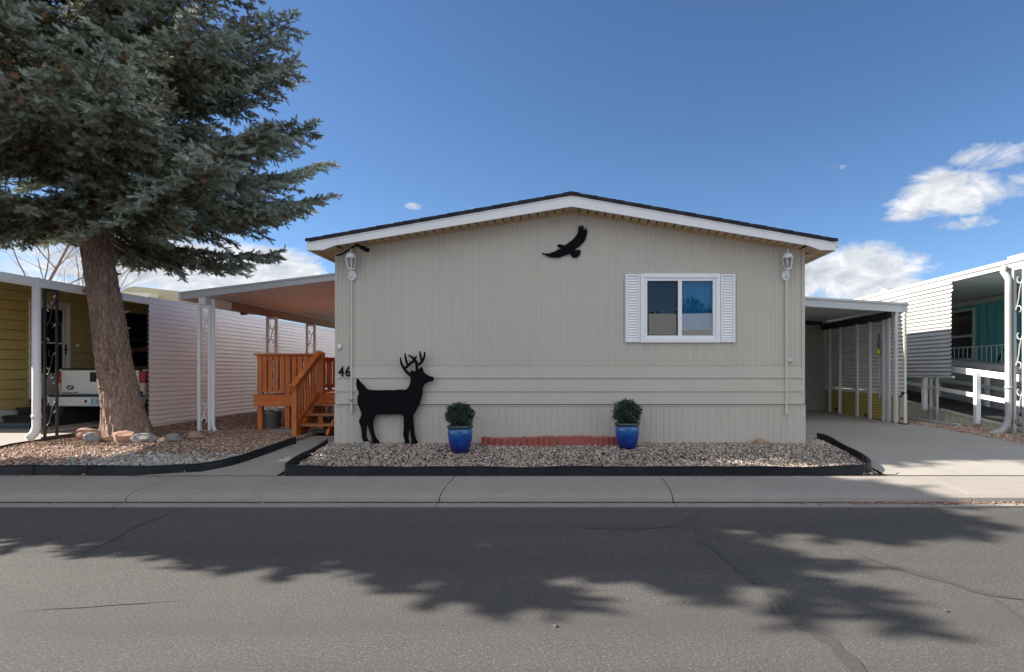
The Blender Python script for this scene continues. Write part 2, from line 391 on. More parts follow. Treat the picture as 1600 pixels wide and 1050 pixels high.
# tar-filled cracks in the road, following the photographed ones
k = NT('crack_filler'); v = k.obj(); n = k.noise(v, 14, 6, .75); n2 = k.noise(v, 120, 3)
k.l(k.mix(k.ramp(n2, [(.5, 0.0), (.75, .6)]), k.mix(n, (.034,.032,.031), (.066,.062,.058)), (.11,.103,.098)), k.b.inputs['Base Color']); k.b.inputs['Roughness'].default_value = .8
k.l(k.bump(n2, .5, .006), k.b.inputs['Normal']); M['crack'] = k.m
def crack(pts, w, seed, name='road_crack'):
    rnd = random.Random(seed); P = []
    for (a, b_) in zip(pts, pts[1:]):
        n_ = max(2, int(math.dist(a, b_)/.05))
        for i in range(n_): t = i/n_; P.append((a[0]+(b_[0]-a[0])*t, a[1]+(b_[1]-a[1])*t))
    P.append(pts[-1]); bb = MB(); n0 = 0
    for i, (x, y) in enumerate(P):
        dx = P[min(i+1,len(P)-1)][0]-P[max(i-1,0)][0]; dy = P[min(i+1,len(P)-1)][1]-P[max(i-1,0)][1]; L = math.hypot(dx, dy) or 1
        ww = w*(.35+.9*abs(mnoise.noise(Vector((i*.13, seed, 0))))+rnd.random()*.35)*min(1, i/6, (len(P)-1-i)/6+.05)
        o = .03*mnoise.noise(Vector((i*.2, seed+5, 0)))
        for s in (-1, 1):
            xx = x - dy/L*(ww*s+o); yy = y + dx/L*(ww*s+o); bb.v.append((xx, yy, roadz(xx, yy)+.004))
    for i in range(len(P)-1): bb.f.append((2*i, 2*i+2, 2*i+3, 2*i+1))
    tag(bb.build(name, M['crack'], recalc=False, origin=(0,0,0)), kind='structure')
def gp(px, py): Y = FP*H/(py-CY); return (ax(px, Y), Y)
crack([gp(1085,800),gp(1100,845),gp(1150,885),gp(1195,920),gp(1225,945),gp(1260,985),gp(1300,1010),gp(1345,1060),gp(1390,1120)], .075, 1)
crack([gp(1225,940),gp(1200,945),gp(1215,970)], .022, 2)
crack([gp(1340,868),gp(1400,890),gp(1480,912),gp(1540,930),gp(1640,950)], .055, 3)
crack([gp(1520,915),gp(1560,945),gp(1620,985)], .018, 4)
crack([gp(1085,800),gp(1060,822),gp(1000,828),gp(900,826)], .012, 5)
crack([gp(1100,845),gp(1150,840),gp(1210,846)], .012, 8)
crack([gp(270,801),gp(215,822),gp(165,850),gp(120,870)], .02, 6)
crack([gp(0,966),gp(80,956),gp(170,950),gp(290,942)], .014, 7)
# sidewalk with rolled kerb, cast in slabs with open joints
SW = [(6.36,-.03),(6.36,.012),(6.53,.016),(6.545,.062),(6.60,.088),(6.72,.112),(6.95,.128),(7.42,.150),(7.42,-.03)]
joints = [-60,-40,-20,-14,-9.2,-5.06,-1.50,1.15,4.55,7.9,12,20,40,60]
b = MB()
for x0, x1 in zip(joints, joints[1:]): b.prismx(SW[::-1], x0+.006, x1-.006)
b.box(-60, 60, 6.40, 7.38, -.03, .004)
sw = tag(b.build('sidewalk', M['concrete'], origin=(0,6.4,0)), kind='structure')
# silt line where the gutter meets the kerb face
b = MB(); rnd = random.Random(3)
for i in range(700):
    x = -7+i*.018; w = .018*(.4+rnd.random())
    b.quad((x, 6.50-w, .0205), (x+.018, 6.50-w, .0205), (x+.018, 6.528, .0215), (x, 6.528, .0215))
tag(b.build('gutter_silt', M['dark_joint'], recalc=False), kind='structure')
# far side of the street, behind the camera
b = MB(); b.box(-60, 60, -4.3, -3.2, -.03, .13); tag(b.build('sidewalk', M['concrete']), kind='structure')
b = MB(); b.box(-60, 60, -60, -4.3, -.03, .14); tag(b.build('front_yards', M['yard']), kind='structure')
# yard
ys = [7.42,7.6,7.9,8.2,8.6,9.1,9.6,10.4,11.2,12,14,16,20,26,40,60,120,400,600]
grid_sheet('yard', -4.72-60, -4.66, ys, 80, -.012, M['yard'], .02, xf=lambda x, Y: x, seed=3)
grid_sheet('yard', -3.82, 4.08, [7.42,7.6,7.9,8.1,8.3,8.5,8.7,9.1,9.9], 24, -.02, M['bed_under'], .01, zf=zb_)
grid_sheet('yard', -3.82, 4.08, [9.9,12,20,26], 6, -.03, M['bed_under'])
grid_sheet('yard', 7.2, 67.2, ys, 60, -.004, M['yard'], .015, seed=8)
def strip(name, xl, xr, ys, m, dz=0, n=6, joints_=()):
    b = MB()
    for j, Y in enumerate(ys):
        for i in range(n+1): b.v.append((xl(Y)+(xr(Y)-xl(Y))*i/n, Y, zg(Y)+dz))
    for j in range(len(ys)-1):
        for i in range(n): a = j*(n+1)+i; b.f.append((a, a+1, a+n+2, a+n+1))
    return tag(b.build(name, m, origin=(0, ys[0], 0), recalc=False, smooth=True), kind='structure')
XB = ([7.42,7.48,7.6,7.95,8.6,9.25,12],[-5.6,-5.4,-4.85,-4.62,-4.5,-4.42,-4.42])
def xb_(Y): return float(np.interp(Y, *XB))
strip('footpath', lambda Y: xb_(Y)-.02, lambda Y: -3.80, [7.42,7.5,7.6,7.75,7.95,8.2,8.97], M['concrete'], .006)
strip('footpath', lambda Y: -4.55, lambda Y: -3.80, [8.985,9.1,10.2], M['concrete'], .006)
strip('driveway', lambda Y: 4.06, lambda Y: 7.22, [7.425,8.2,9.1], M['driveway'], .008)
strip('driveway', lambda Y: 3.60, lambda Y: 7.22, [9.108,10.4,12.0,12.6], M['driveway'], .008)
strip('driveway', lambda Y: 3.60, lambda Y: 7.22, [12.608,14,16], M['driveway'], .008)
# apron running further right
strip('driveway', lambda Y: 7.228, lambda Y: 7.9, [7.425,8.2,8.6], M['driveway'], .008)
strip('neighbour_driveway', lambda Y: -16.0, lambda Y: -8.85, [8.6,9.1,10.4,12.0,16,24], M['driveway'], .035)

# ------------------------------------------------------------------ loose stone
rng = np.random.default_rng(7)
def ico():
    bm = bmesh.new(); bmesh.ops.create_icosphere(bm, subdivisions=1, radius=1)
    V = np.array([v.co[:] for v in bm.verts]); F = np.array([[v.index for v in f.verts] for f in bm.faces]); bm.free(); return V, F
IV, IF = ico()
def rot_batch(n, flat=False):
    q = rng.normal(size=(n,4)); q /= np.linalg.norm(q, axis=1)[:,None]
    if flat: q[:,1:3] *= .25; q /= np.linalg.norm(q, axis=1)[:,None]
    w,x,y,z = q.T
    return np.stack([np.stack([1-2*(y*y+z*z),2*(x*y-z*w),2*(x*z+y*w)],-1),np.stack([2*(x*y+z*w),1-2*(x*x+z*z),2*(y*z-x*w)],-1),np.stack([2*(x*z-y*w),2*(y*z+x*w),1-2*(x*x+y*y)],-1)],1)
def pebbles(name, X, Y, Z, S, m, val=None, squash=.6, label=None):
    n = len(X); sc3 = np.stack([S*rng.uniform(.75,1.3,n), S*rng.uniform(.6,1.0,n), S*rng.uniform(.6,1.0,n)*squash],1)
    base = IV[None]*(1+rng.uniform(-.28,.28,(n,len(IV),1)))
    P = np.einsum('nij,nvj->nvi', rot_batch(n, True), base*sc3[:,None,:]) + np.stack([X,Y,Z],1)[:,None,:]
    F = (IF[None] + (np.arange(n)*len(IV))[:,None,None]).reshape(-1,3)
    a = np.repeat(rng.random(n) if val is None else val, len(IV))
    o = nmesh(name, P.reshape(-1,3), F, m, attr=a, origin=(0, 8, 0))
    return tag(o, kind='stuff')
zgv = np.vectorize(zg); zbv = np.vectorize(zb_)
def heap(X, Y, amp=.02): return amp*np.sin(X*1.7+.6)*np.cos(Y*2.3)
# front bed
n = 28000; X = rng.uniform(-3.76, 4.0, n); Y = rng.uniform(7.50, 9.05, n)
k = ~((X > 3.68) & (Y > 8.9)); X, Y = X[k], Y[k]
edge = np.clip((Y-7.46)/.25, 0, 1)
Z = zbv(Y) + .012*edge + heap(X,Y,.014) + rng.uniform(-.008,.012,len(X)) - .004
S = rng.gamma(6, .0022, len(X)).clip(.006,.030); o = pebbles('gravel', X, Y, Z, S, M['gravel'])
# right-hand corner of the bed continues beside the wall
n = 900; X = rng.uniform(3.68, 4.0, n); Y = rng.uniform(8.9, 9.75, n)
pebbles('gravel', X, Y, zbv(Y)+rng.uniform(-.006,.01,n), rng.gamma(6,.003,n).clip(.008,.035), M['gravel'])
# left yard chips
n = 20000; X = rng.uniform(-10.5, -4.72, n); Y = 7.5 + rng.random(n)**1.0*3.6
k = (X > -1.02*Y) & (X < np.interp(Y, *XB)-.07); X, Y = X[k], Y[k]
kk = ~((X < -8.85) & (Y > 8.65)); X, Y = X[kk], Y[kk]
pebbles('rock_chips', X, Y, zgv(Y)-.006+rng.uniform(-.006,.012,len(X)), rng.gamma(5,.0027,len(X)).clip(.006,.035), M['chips'], squash=.5)
n = 1700; X = rng.normal(-5.9, .75, n); Y = rng.normal(7.95, .35, n); k_ = (X > -8.2) & (Y > 7.56) & (X < np.interp(Y, *XB)-.10); X, Y = X[k_], Y[k_]; n = len(X)
pebbles('pale_rocks', X, Y, zgv(Y)+.004, rng.gamma(6,.0042,n).clip(.012,.05), M['pale_rock'], squash=.55)
# far left yard and right-hand strip, sparser
n = 5000; X = rng.uniform(-8.4, -3.9, n); Y = rng.uniform(10.8, 14.5, n)
pebbles('rock_chips', X, Y, zgv(Y)-.006, rng.gamma(5,.0045,n).clip(.01,.05), M['chips'], val=rng.random(n)*.7, squash=.5)
n = 3500; X = rng.uniform(7.24, 8.22, n); Y = rng.uniform(8.62, 13.6, n)
pebbles('rock_chips', X, Y, zgv(Y)+.002, rng.gamma(5,.004,n).clip(.008,.045), M['chips'], squash=.5)
# dirt spilled under the edging, on the walk
n = 1100; X = np.concatenate([rng.uniform(-9,4,700), rng.normal(-2.4,.5,200), rng.normal(1.6,.4,200)]); Y = 7.405 - np.abs(rng.normal(0,.022,len(X)))
pebbles('spilled_grit', X, Y, np.full(len(X), .151), rng.gamma(3,.0016,len(X)).clip(.003,.013), M['chips'], val=rng.random(len(X))*.6, squash=.6)
n = 500; X = rng.uniform(-7, 7, n); Y = 6.50-np.abs(rng.normal(0,.03,n))
pebbles('gutter_grit', X, Y, np.full(n, .018), rng.gamma(3,.0018,n).clip(.003,.014), M['chips'], val=rng.random(n)*.5)
n = 260; X = rng.normal(3.9, .55, n); Y = 6.5-np.abs(rng.normal(0,.04,n))
pebbles('gutter_debris', X, Y, np.full(n, .022), rng.gamma(4,.0035,n).clip(.006,.03), M['chips'], val=rng.random(n)*.25)
# brown needle litter under the spruce
n = 5200; a_ = rng.uniform(0, 6.283, n); r_ = np.abs(rng.normal(0, 1.0, n))+.30; X = -7.93+r_*np.cos(a_); Y = 10.2+r_*np.sin(a_)*.8
k_ = (Y > 7.6) & (X < np.interp(Y, *XB)-.1) & ((X > -8.8) | (Y < 8.6)); X, Y = X[k_], Y[k_]; n = len(X); t_ = rng.uniform(0, 3.14, n); L_ = rng.uniform(.012,.045,n)
dx, dy = np.cos(t_)*L_, np.sin(t_)*L_; wx, wy = -np.sin(t_)*.0035, np.cos(t_)*.0035; Z = zgv(Y)+rng.uniform(.008,.022,n)
V = np.stack([np.stack([X-dx-wx,Y-dy-wy,Z],1),np.stack([X+dx-wx,Y+dy-wy,Z+.004],1),np.stack([X+dx+wx,Y+dy+wy,Z+.004],1),np.stack([X-dx+wx,Y-dy+wy,Z],1)],1).reshape(-1,3)
tag(nmesh('needle_litter', V, np.arange(4*n).reshape(-1,4), M['leaf_dry'], origin=(0,8,0)), kind='stuff')
# leaves
b = MB(); rr = random.Random(5)
def leaf(x, y, z, s):
    a = rr.random()*6.28; c, d = math.cos(a), math.sin(a); pts = [(-1,0,.0),(-.3,.45,.25),(.5,.4,.1),(1,0,.35),(.5,-.4,.1),(-.3,-.45,.3)]
    b.quad(*[(x+(p*c-q*d)*s, y+(p*d+q*c)*s, z+h*s+.003) for p, q, h in pts])
for x, y in [gp(1478,960), gp(867,984), gp(183,790), gp(706,788), gp(708,789)]: leaf(x, y, .02, .02)
for i in range(60): leaf(rr.gauss(1.1, .25), rr.gauss(8.35, .10), zb_(8.35)+.03, .014)
for i in range(70): leaf(rr.gauss(-3.55, .15), rr.gauss(7.9, .15), zg(7.9)+.03, .016)
for i in range(90): leaf(rr.uniform(-8, -4.8), rr.uniform(7.6, 10.4), 0, .018); 
for i in range(len(b.v)):
    x, y, z = b.v[i]
    if x < -4.75 and y > 7.5: b.v[i] = (x, y, zg(y)+.012+z)
tag(b.build('fallen_leaves', M['leaf_dry'], recalc=False), kind='stuff')

# ------------------------------------------------------------------ sky, sun, camera
SUN = Vector((-1.56, .11, 1.0)).normalized()
w = bpy.data.worlds.new('World'); sc.world = w; w.use_nodes = True; t = w.node_tree; t.nodes.clear()
class W(NT):
    def __init__(s): s.t = t
k = W(); out = k.n('ShaderNodeOutputWorld'); bg = k.n('ShaderNodeBackground'); bg.inputs['Strength'].default_value = .056
sky = k.n('ShaderNodeTexSky'); sky.sky_type = 'NISHITA'; sky.sun_disc = False
sky.sun_elevation = math.asin(SUN.z); sky.sun_rotation = math.atan2(SUN.x, SUN.y); sky.altitude = 1600; sky.air_density = 1.0; sky.dust_density = .5; sky.ozone_density = 3.0
tc = k.n('ShaderNodeTexCoord'); sp = k.n('ShaderNodeSeparateXYZ'); k.l(tc.outputs['Generated'], sp.inputs[0])
def mth(op, a, b_=None, c=None):
    q = k.n('ShaderNodeMath', operation=op)
    for i, v in enumerate((a, b_, c)):
        if v is None: continue
        if isinstance(v, (int, float)): q.inputs[i].default_value = v
        else: k.l(v, q.inputs[i])
    return q.outputs[0]
azm = mth('ARCTAN2', sp.outputs[0], sp.outputs[1]); elv = mth('ARCSINE', sp.outputs[2])
def dirpx(px, py):
    v = Vector(((px-CX)/FP, 1, (CY-py)/FP)).normalized(); return math.atan2(v.x, v.y), math.asin(v.z)
# cloud banks: centre (direction given through the photo), half widths, strength
clouds = [((330,425),.20,.060,1.35),((440,428),.10,.030,1.3),((225,395),.20,.07,.9),((250,440),.3,.03,.9),((60,395),.22,.08,.6),((1335,432),.135,.058,1.2),((1400,445),.055,.028,1.1),((1270,430),.07,.05,1.2),
          ((1478,306),.085,.046,1.0),((1430,325),.065,.028,.9),((1540,300),.08,.018,.6),((1505,350),.06,.014,.8),((1550,243),.065,.025,.75),((1600,285),.04,.02,.45),((1312,257),.03,.01,.32),((645,323),.022,.009,.62),((735,325),.015,.007,.5),((455,330),.03,.012,.3)]
mask = None
for (p, ra, re, s_) in clouds:
    a0, e0 = dirpx(*p)
    da = mth('MULTIPLY', mth('SUBTRACT', azm, a0), 1/ra); de = mth('MULTIPLY', mth('SUBTRACT', elv, e0), 1/re)
    d = mth('MULTIPLY', mth('MAXIMUM', mth('SUBTRACT', 1.0, mth('ADD', mth('MULTIPLY', da, da), mth('MULTIPLY', de, de))), 0.0), s_)
    mask = d if mask is None else mth('MAXIMUM', mask, d)
# bright clouds added out of view, behind and overhead, to lift the fill light
cmb = k.n('ShaderNodeCombineXYZ'); k.l(azm, cmb.inputs[0]); k.l(mth('MULTIPLY', elv, 1.9), cmb.inputs[1])
n1 = k.noise(cmb.outputs[0], 10, 10, .66, .8); n2 = k.noise(cmb.outputs[0], 22, 6, .6, .4); n0 = k.noise(cmb.outputs[0], 1.7, 4, .5)
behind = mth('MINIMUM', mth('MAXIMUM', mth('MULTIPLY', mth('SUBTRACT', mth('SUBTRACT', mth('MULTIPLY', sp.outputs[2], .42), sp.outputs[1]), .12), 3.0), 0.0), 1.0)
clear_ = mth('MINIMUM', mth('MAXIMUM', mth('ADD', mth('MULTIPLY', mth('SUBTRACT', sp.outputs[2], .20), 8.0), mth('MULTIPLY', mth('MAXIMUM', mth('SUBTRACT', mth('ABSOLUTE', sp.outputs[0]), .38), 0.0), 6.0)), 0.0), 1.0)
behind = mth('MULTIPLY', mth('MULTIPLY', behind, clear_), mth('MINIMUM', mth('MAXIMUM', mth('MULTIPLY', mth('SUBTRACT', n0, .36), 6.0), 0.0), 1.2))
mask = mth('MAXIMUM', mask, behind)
den = mth('MULTIPLY', mth('SUBTRACT', mth('ADD', mask, mth('MULTIPLY', mth('SUBTRACT', n1, .5), 2.3)), .30), 2.1)
cl = k.n('ShaderNodeClamp'); k.l(mth('MULTIPLY', den, mth('MINIMUM', mth('MULTIPLY', mask, 4.0), 1.0)), cl.inputs[0])
shade = k.ramp(n2, [(.30, (.52,.55,.61)), (.50, (.74,.76,.79)), (.66, (.96,.96,.96))])
CLOUD = k.n('ShaderNodeVectorMath', operation='SCALE'); k.l(shade, CLOUD.inputs[0]); k.l(mth('ADD', 7.4, mth('MULTIPLY', behind, 4.9)), CLOUD.inputs['Scale'])  # the added unseen clouds are made brighter than the visible ones
skyc = k.n('ShaderNodeVectorMath', operation='MULTIPLY'); k.l(sky.outputs[0], skyc.inputs[0]); skyc.inputs[1].default_value = (.80, .95, 1.08)
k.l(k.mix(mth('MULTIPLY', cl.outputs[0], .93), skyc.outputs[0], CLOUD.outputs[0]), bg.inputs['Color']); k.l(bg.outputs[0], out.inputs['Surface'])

sl = bpy.data.lights.new('sun', 'SUN'); sl.energy = 4.9; sl.angle = R(.45); sl.color = (1, .93, .83)
so = bpy.data.objects.new('sun', sl); COL.objects.link(so); so.rotation_euler = SUN.to_track_quat('Z', 'Y').to_euler(); so.location = (-20, 5, 20)
cam = bpy.data.cameras.new('camera'); co = bpy.data.objects.new('camera', cam); COL.objects.link(co)
co.location = (0, 0, H); co.rotation_euler = (R(90), 0, 0); cam.sensor_width = 36; cam.lens = FP/1600*36
cam.shift_x = -(CX-800)/1600; cam.shift_y = (CY-525)/1600; cam.clip_end = 3000; cam.clip_start = .05
sc.camera = co
sc.view_settings.view_transform = 'Standard'; sc.view_settings.look = 'None'; sc.view_settings.exposure = 1.4; sc.view_settings.gamma = 1
sc.view_settings.use_curve_mapping = False
# ------------------------------------------------------------------ the tan home, number 46
HL, HR, HF, HB = -3.68, 3.63, 9.0, 24.0
def gable(x): return 3.995 - .1625*abs(x+.02)
home = thing('manufactured_home', (0, 9.0, .33), 'tan home with a low gable roof, ribbed siding and one white-shuttered window', 'house')
# upper siding: flat boards and narrow raised ribs, cut round the window
WX0, WX1, WZ0, WZ1 = ax(1008,9), ax(1117,9), az(528,9), az(436,9)
def ribbed(x0, x1, pitch, pat, z0, topf, y, holes, m, name, parent, seed=0):
    rnd = random.Random(seed); pts = []; x = x0
    while x < x1:
        for fx, dy in pat: pts.append((x+fx*pitch, dy))
        x += pitch
    pts = [(p, d) for p, d in pts if x0 < p < x1]
    for h in holes: pts += [(h[0], 0), (h[1], 0)]
    pts += [(x0, 0), (x1, 0)]; pts.sort(); b = MB()
    for (xa, da), (xb, db) in zip(pts, pts[1:]):
        if xb-xa < 1e-5: continue
        mid = (xa+xb)/2; segs = [(z0, None)]
        hole = [h for h in holes if h[0] < mid < h[1]]
        if hole: h = hole[0]; segs = [(z0, h[2]), (h[3], None)]
        for za, zb in segs:
            ta = topf(xa) if zb is None else zb; tb = topf(xb) if zb is None else zb
            b.quad((xa, y-da, za), (xb, y-db, za), (xb, y-db, tb), (xa, y-da, ta))
    return b.build(name, m, parent, recalc=False)
pat = [(0,0),(.03,.0055),(.13,.0055),(.16,0),(.30,0),(.325,.005),(.345,.005),(.37,0),(.50,0),(.53,.006),(.71,.006),(.74,0),(.86,0),(.885,.004),(.90,.004),(.925,0)]
ribbed(HL, HR, .305, pat, 1.585, lambda x: gable(x)+.02, HF, [(WX0, WX1, WZ0, WZ1)], M['siding'], 'upper_siding', home)
# lap boards
for i, (zt, zb) in enumerate([(1.585,1.392),(1.392,1.182),(1.182,.985)]):
    b = MB(); cuts = [HL-.004, HR+.004] if i != 1 else [HL-.004, 1.92, HR+.004]
    if i == 0: cuts = [HL-.004, .55, HR+.004]
    for xa, xb in zip(cuts, cuts[1:]):
        b.prismx([(HF+.01,zb),(HF-.017,zb),(HF-.017,zb+.006),(HF-.004,zt-.012),(HF-.006,zt-.002),(HF+.01,zt-.002)], xa+.001, xb-.001)
    b.build('lap_board', M['siding'], home)
# skirting with narrow grooves
pat2 = [(0,0),(.06,-.006),(.09,-.006),(.13,0),(.47,0),(.50,-.005),(.53,-.005),(.56,0)]
ribbed(HL-.028, HR+.028, .205, pat2, .22, lambda x: .975, HF+.002, [], M['skirting'], 'skirting', home)
b = MB(); b.box(HL-.03, HR+.03, HF-.009, HF+.002, .958, .974); b.build('skirting_rail', M['skirting'], home)
# walls on the other three sides
b = MB(); b.box(HL, HL+.05, HF+.011, HB, .22, 3.36); b.box(HR-.05, HR, HF+.011, HB, .22, 3.36); b.build('side_wall', M['siding'], home)
b = MB(); b.prism([(HL+.051,.22),(HR-.051,.22),(HR-.051,3.36),(0,3.9),(HL+.051,3.36)], HB-.05, HB-.002); b.build('back_wall', M['siding'], home)
for x0, x1 in ((HL-.012, HL+.035),(HR-.035, HR+.012)):
    b = MB(); b.box(x0, x1, HF-.0125, HF+.008, .99, gable(x0)-.012); b.build('corner_trim', M['siding'], home)
# roof
def rtop(x): return 4.188 - .177*abs(x)
RF, RB, RX = 8.64, 24.3, 3.965
b = MB()
for s in (-1, 1):
    n = 30
    for j in range(n):   # shingle courses with their small steps
        xa, xb = s*RX*j/n*1.0, s*(RX+.02)*(j+1)/n
        za, zb = rtop(xa)-.002, rtop(xb)+.004
        jit = .006*math.sin(j*2.3)
        b.quad((xa, RF-.025+jit, za), (xb, RF-.025+jit, zb), (xb, RB, zb), (xa, RB, za))
        b.quad((xa, RF-.025+jit, za), (xa, RF-.025+jit, za-.05), (xb, RF-.025+jit, zb-.05), (xb, RF-.025+jit, zb))
        b.quad((xb, RF-.025+jit, zb), (xb, RF-.025+jit, zb-.012), (xb, RB, zb-.012), (xb, RB, zb))
    b.quad((0, RF-.02, rtop(0)-.05), (s*RX, RF-.02, rtop(RX)-.05), (s*RX, RB, rtop(RX)-.05), (0, RB, rtop(0)-.05))
roof = b.build('roof', M['shingle'], home, recalc=False)
b = MB()
for j in range(48):
    for s in (-1, 1): b.bar((s*.055, RF-.02+j*.326, rtop(.055)+.004), (s*.055, RF+.30+j*.326, rtop(.055)+.010), .115, .008, up=(s*.177,0,1))
b.build('ridge_cap', M['shingle'], roof)
for s in (-1, 1):
    out = [(0, rtop(0)-.052),(s*.0001, 3.972),(s*3.56, 3.385),(s*3.73, 3.318),(s*RX, 3.314),(s*RX, rtop(RX)-.052)]
    parts = [[(0,rtop(0)-.052),(0,3.972),(s*3.50,3.396),(s*3.50,rtop(3.5)-.052)], [(s*3.505,rtop(3.505)-.052),(s*3.505,3.396),(s*3.56,3.385),(s*3.73,3.318),(s*RX,3.314),(s*RX,rtop(RX)-.052)]]
    for pp in parts:
        b = MB(); b.prism(pp, RF, RF+.022); b.build('fascia', M['white_trim'], home)
    b = MB(); b.prism([(0,rtop(0)-.054),(0,rtop(0)-.074),(s*RX,rtop(RX)-.074),(s*RX,rtop(RX)-.054)], RF-.008, RF-.0005); b.build('drip_edge', M['white_trim'], home)
    # side eave: fascia, soffit
    b = MB(); b.box(s*RX-.012, s*RX+.012, RF+.023, RB, 3.314, rtop(RX)-.054); b.build('eave_fascia', M['white_trim'], home)
    b = MB(); xw = HL if s < 0 else HR
    b.quad((xw, HF-.0, 3.335), (s*(RX-.013), HF, 3.335), (s*(RX-.013), RB, 3.335), (xw, RB, 3.335))
    b.quad((s*3.56, RF+.023, 3.388), (s*3.73, RF+.023, 3.335), (s*3.73, HF, 3.335), (s*3.56, HF, 3.388))
    b.quad((s*3.73, RF+.023, 3.335), (s*(RX-.013), RF+.023, 3.335), (s*(RX-.013), HF, 3.335), (s*3.73, HF, 3.335))
    b.build('eave_soffit', M['soffit'], home, recalc=False)
    # front soffit in narrow panels with seams
    b = MB(); n = 27
    for j in range(n):
        xa, xb = s*3.56*j/n, s*3.56*(j+1)/n; fa = lambda x: 3.990-.164*abs(x)
        b.quad((xa, RF+.023, fa(xa)), (xb-s*.022, RF+.023, fa(xb)), (xb-s*.022, HF, fa(xb)), (xa, HF, fa(xa)))
        b.quad((xb-s*.022, RF+.023, fa(xb)), (xb-s*.022, RF+.023, fa(xb)+.05), (xb-s*.022, HF, fa(xb)+.05), (xb-s*.022, HF, fa(xb)))
        b.quad((xb-s*.022, RF+.023, fa(xb)+.05), (xb, RF+.023, fa(xb)+.05), (xb, HF, fa(xb)+.05), (xb-s*.022, HF, fa(xb)+.05))
    b.build('soffit', M['soffit'], home, recalc=False)
    b = MB(); e = 3.66 if s < 0 else 3.60
    b.bar((0, HF-.022, gable(0)-.012), (s*e, HF-.022, gable(s*e)-.012), .024, .034); b.build('frieze_trim', M['soffit'], home)
b = MB(); b.box(3.98, 4.04, 8.70, 24.2, 3.37, 3.46); b.build('gutter', M['white_trim'], home, bevel=.01)
# window with its room, curtain, sashes
win = thing('window', (ax(1062,9), 9.0, az(482,9)), None, None); del_keys = [k_ for k_ in ('label','category') if k_ in win]
win.parent = home; win.location = Vector(win['_w'])-Vector(home['_w'])
def frame(b, x0, x1, z0, z1, w, y0, y1):
    b.box(x0, x1, y0, y1, z0, z0+w); b.box(x0, x1, y0, y1, z1-w, z1); b.box(x0, x0+w, y0, y1, z0+w, z1-w); b.box(x1-w, x1, y0, y1, z0+w, z1-w)
x0, x1, z0, z1 = ax(1000,9), ax(1124.5,9), az(535.5,9), az(428,9)
b = MB(); frame(b, x0, x1, z0, z1, .065, HF-.045, HF+.01); b.build('frame', M['shutter'], win, bevel=.006)
b = MB(); frame(b, x0+.066, x1-.066, z0+.066, z1-.066, .045, HF-.026, HF+.04); b.build('sash_frame', M['shutter'], win, bevel=.004)
gx0, gx1, gz0, gz1 = ax(1012,9), ax(1113,9), az(525,9), az(439,9)
xm0, xm1 = ax(1059,9), ax(1065,9)
b = MB(); b.box(xm0, xm1, HF-.028, HF+.03, gz0-.02, gz1+.02); b.build('mullion', M['shutter'], win, bevel=.004)
b = MB(); frame(b, gx0-.003, xm0-.001, gz0, gz1, .018, HF-.014, HF+.006); b.build('screen_frame', M['dark'], win)
b = MB(); b.quad((gx0, HF+.004, gz0), (xm0, HF+.004, gz0), (xm0, HF+.004, gz1), (gx0, HF+.004, gz1)); b.build('pane', M['glass_dark'], win, recalc=False)
b = MB(); b.quad((xm1, HF+.004, gz0), (gx1+.02, HF+.004, gz0), (gx1+.02, HF+.004, gz1), (xm1, HF+.004, gz1)); b.build('pane', M['glass'], win, recalc=False)
b = MB(); n = 60      # curtain folds
for i in range(n):
    xa = xm1-.05+(gx1-xm1+.1)*i/n; xb = xm1-.05+(gx1-xm1+.1)*(i+1)/n
    f = lambda x: HF+.10+.022*math.sin(x*46)+.012*math.sin(x*19+1)
    b.quad((xa, f(xa), gz0+.10), (xb, f(xb), gz0+.10), (xb, f(xb)+.01, gz1+.04), (xa, f(xa)+.01, gz1+.04))
b.build('curtain', M['curtain_blue'], win, recalc=False, smooth=True)
b = MB(); X0, X1, Y0, Y1, Z0, Z1 = WX0-.9, WX1+.6, HF+.05, HF+3, 1.2, 3.25
b.quad((X0,Y1,Z0),(X1,Y1,Z0),(X1,Y1,Z1),(X0,Y1,Z1)); b.quad((X0,Y0,Z0),(X0,Y1,Z0),(X0,Y1,Z1),(X0,Y0,Z1)); b.quad((X1,Y0,Z0),(X1,Y1,Z0),(X1,Y1,Z1),(X1,Y0,Z1))
b.quad((X0,Y0,Z0),(X1,Y0,Z0),(X1,Y1,Z0),(X0,Y1,Z0)); b.quad((X0,Y0,Z1),(X1,Y0,Z1),(X1,Y1,Z1),(X0,Y1,Z1)); b.build('room_lining', M['interior'], win, recalc=False)
for xa, xb in ((ax(977,9), ax(999.3,9)), (ax(1125.2,9), ax(1148,9))):
    sh = thing('shutter', ((xa+xb)/2, HF-.02, az(482,9)), None, None); sh.parent = home; sh.location = Vector(sh['_w'])-Vector(home['_w'])
    b = MB(); frame(b, xa, xb, z0+.005, z1-.01, .028, HF-.04, HF-.012); b.build('frame', M['shutter'], sh, bevel=.003)
    b = MB(); n = 24
    for i in range(n):
        za = z0+.035+(z1-z0-.075)*i/n; zb = z0+.035+(z1-z0-.075)*(i+1)/n
        b.prismx([(HF-.014,za),(HF-.034,za+.002),(HF-.034,za+.006),(HF-.018,zb-.001),(HF-.014,zb-.001)], xa+.028, xb-.028)
    b.build('louvre_panel', M['shutter'], sh)
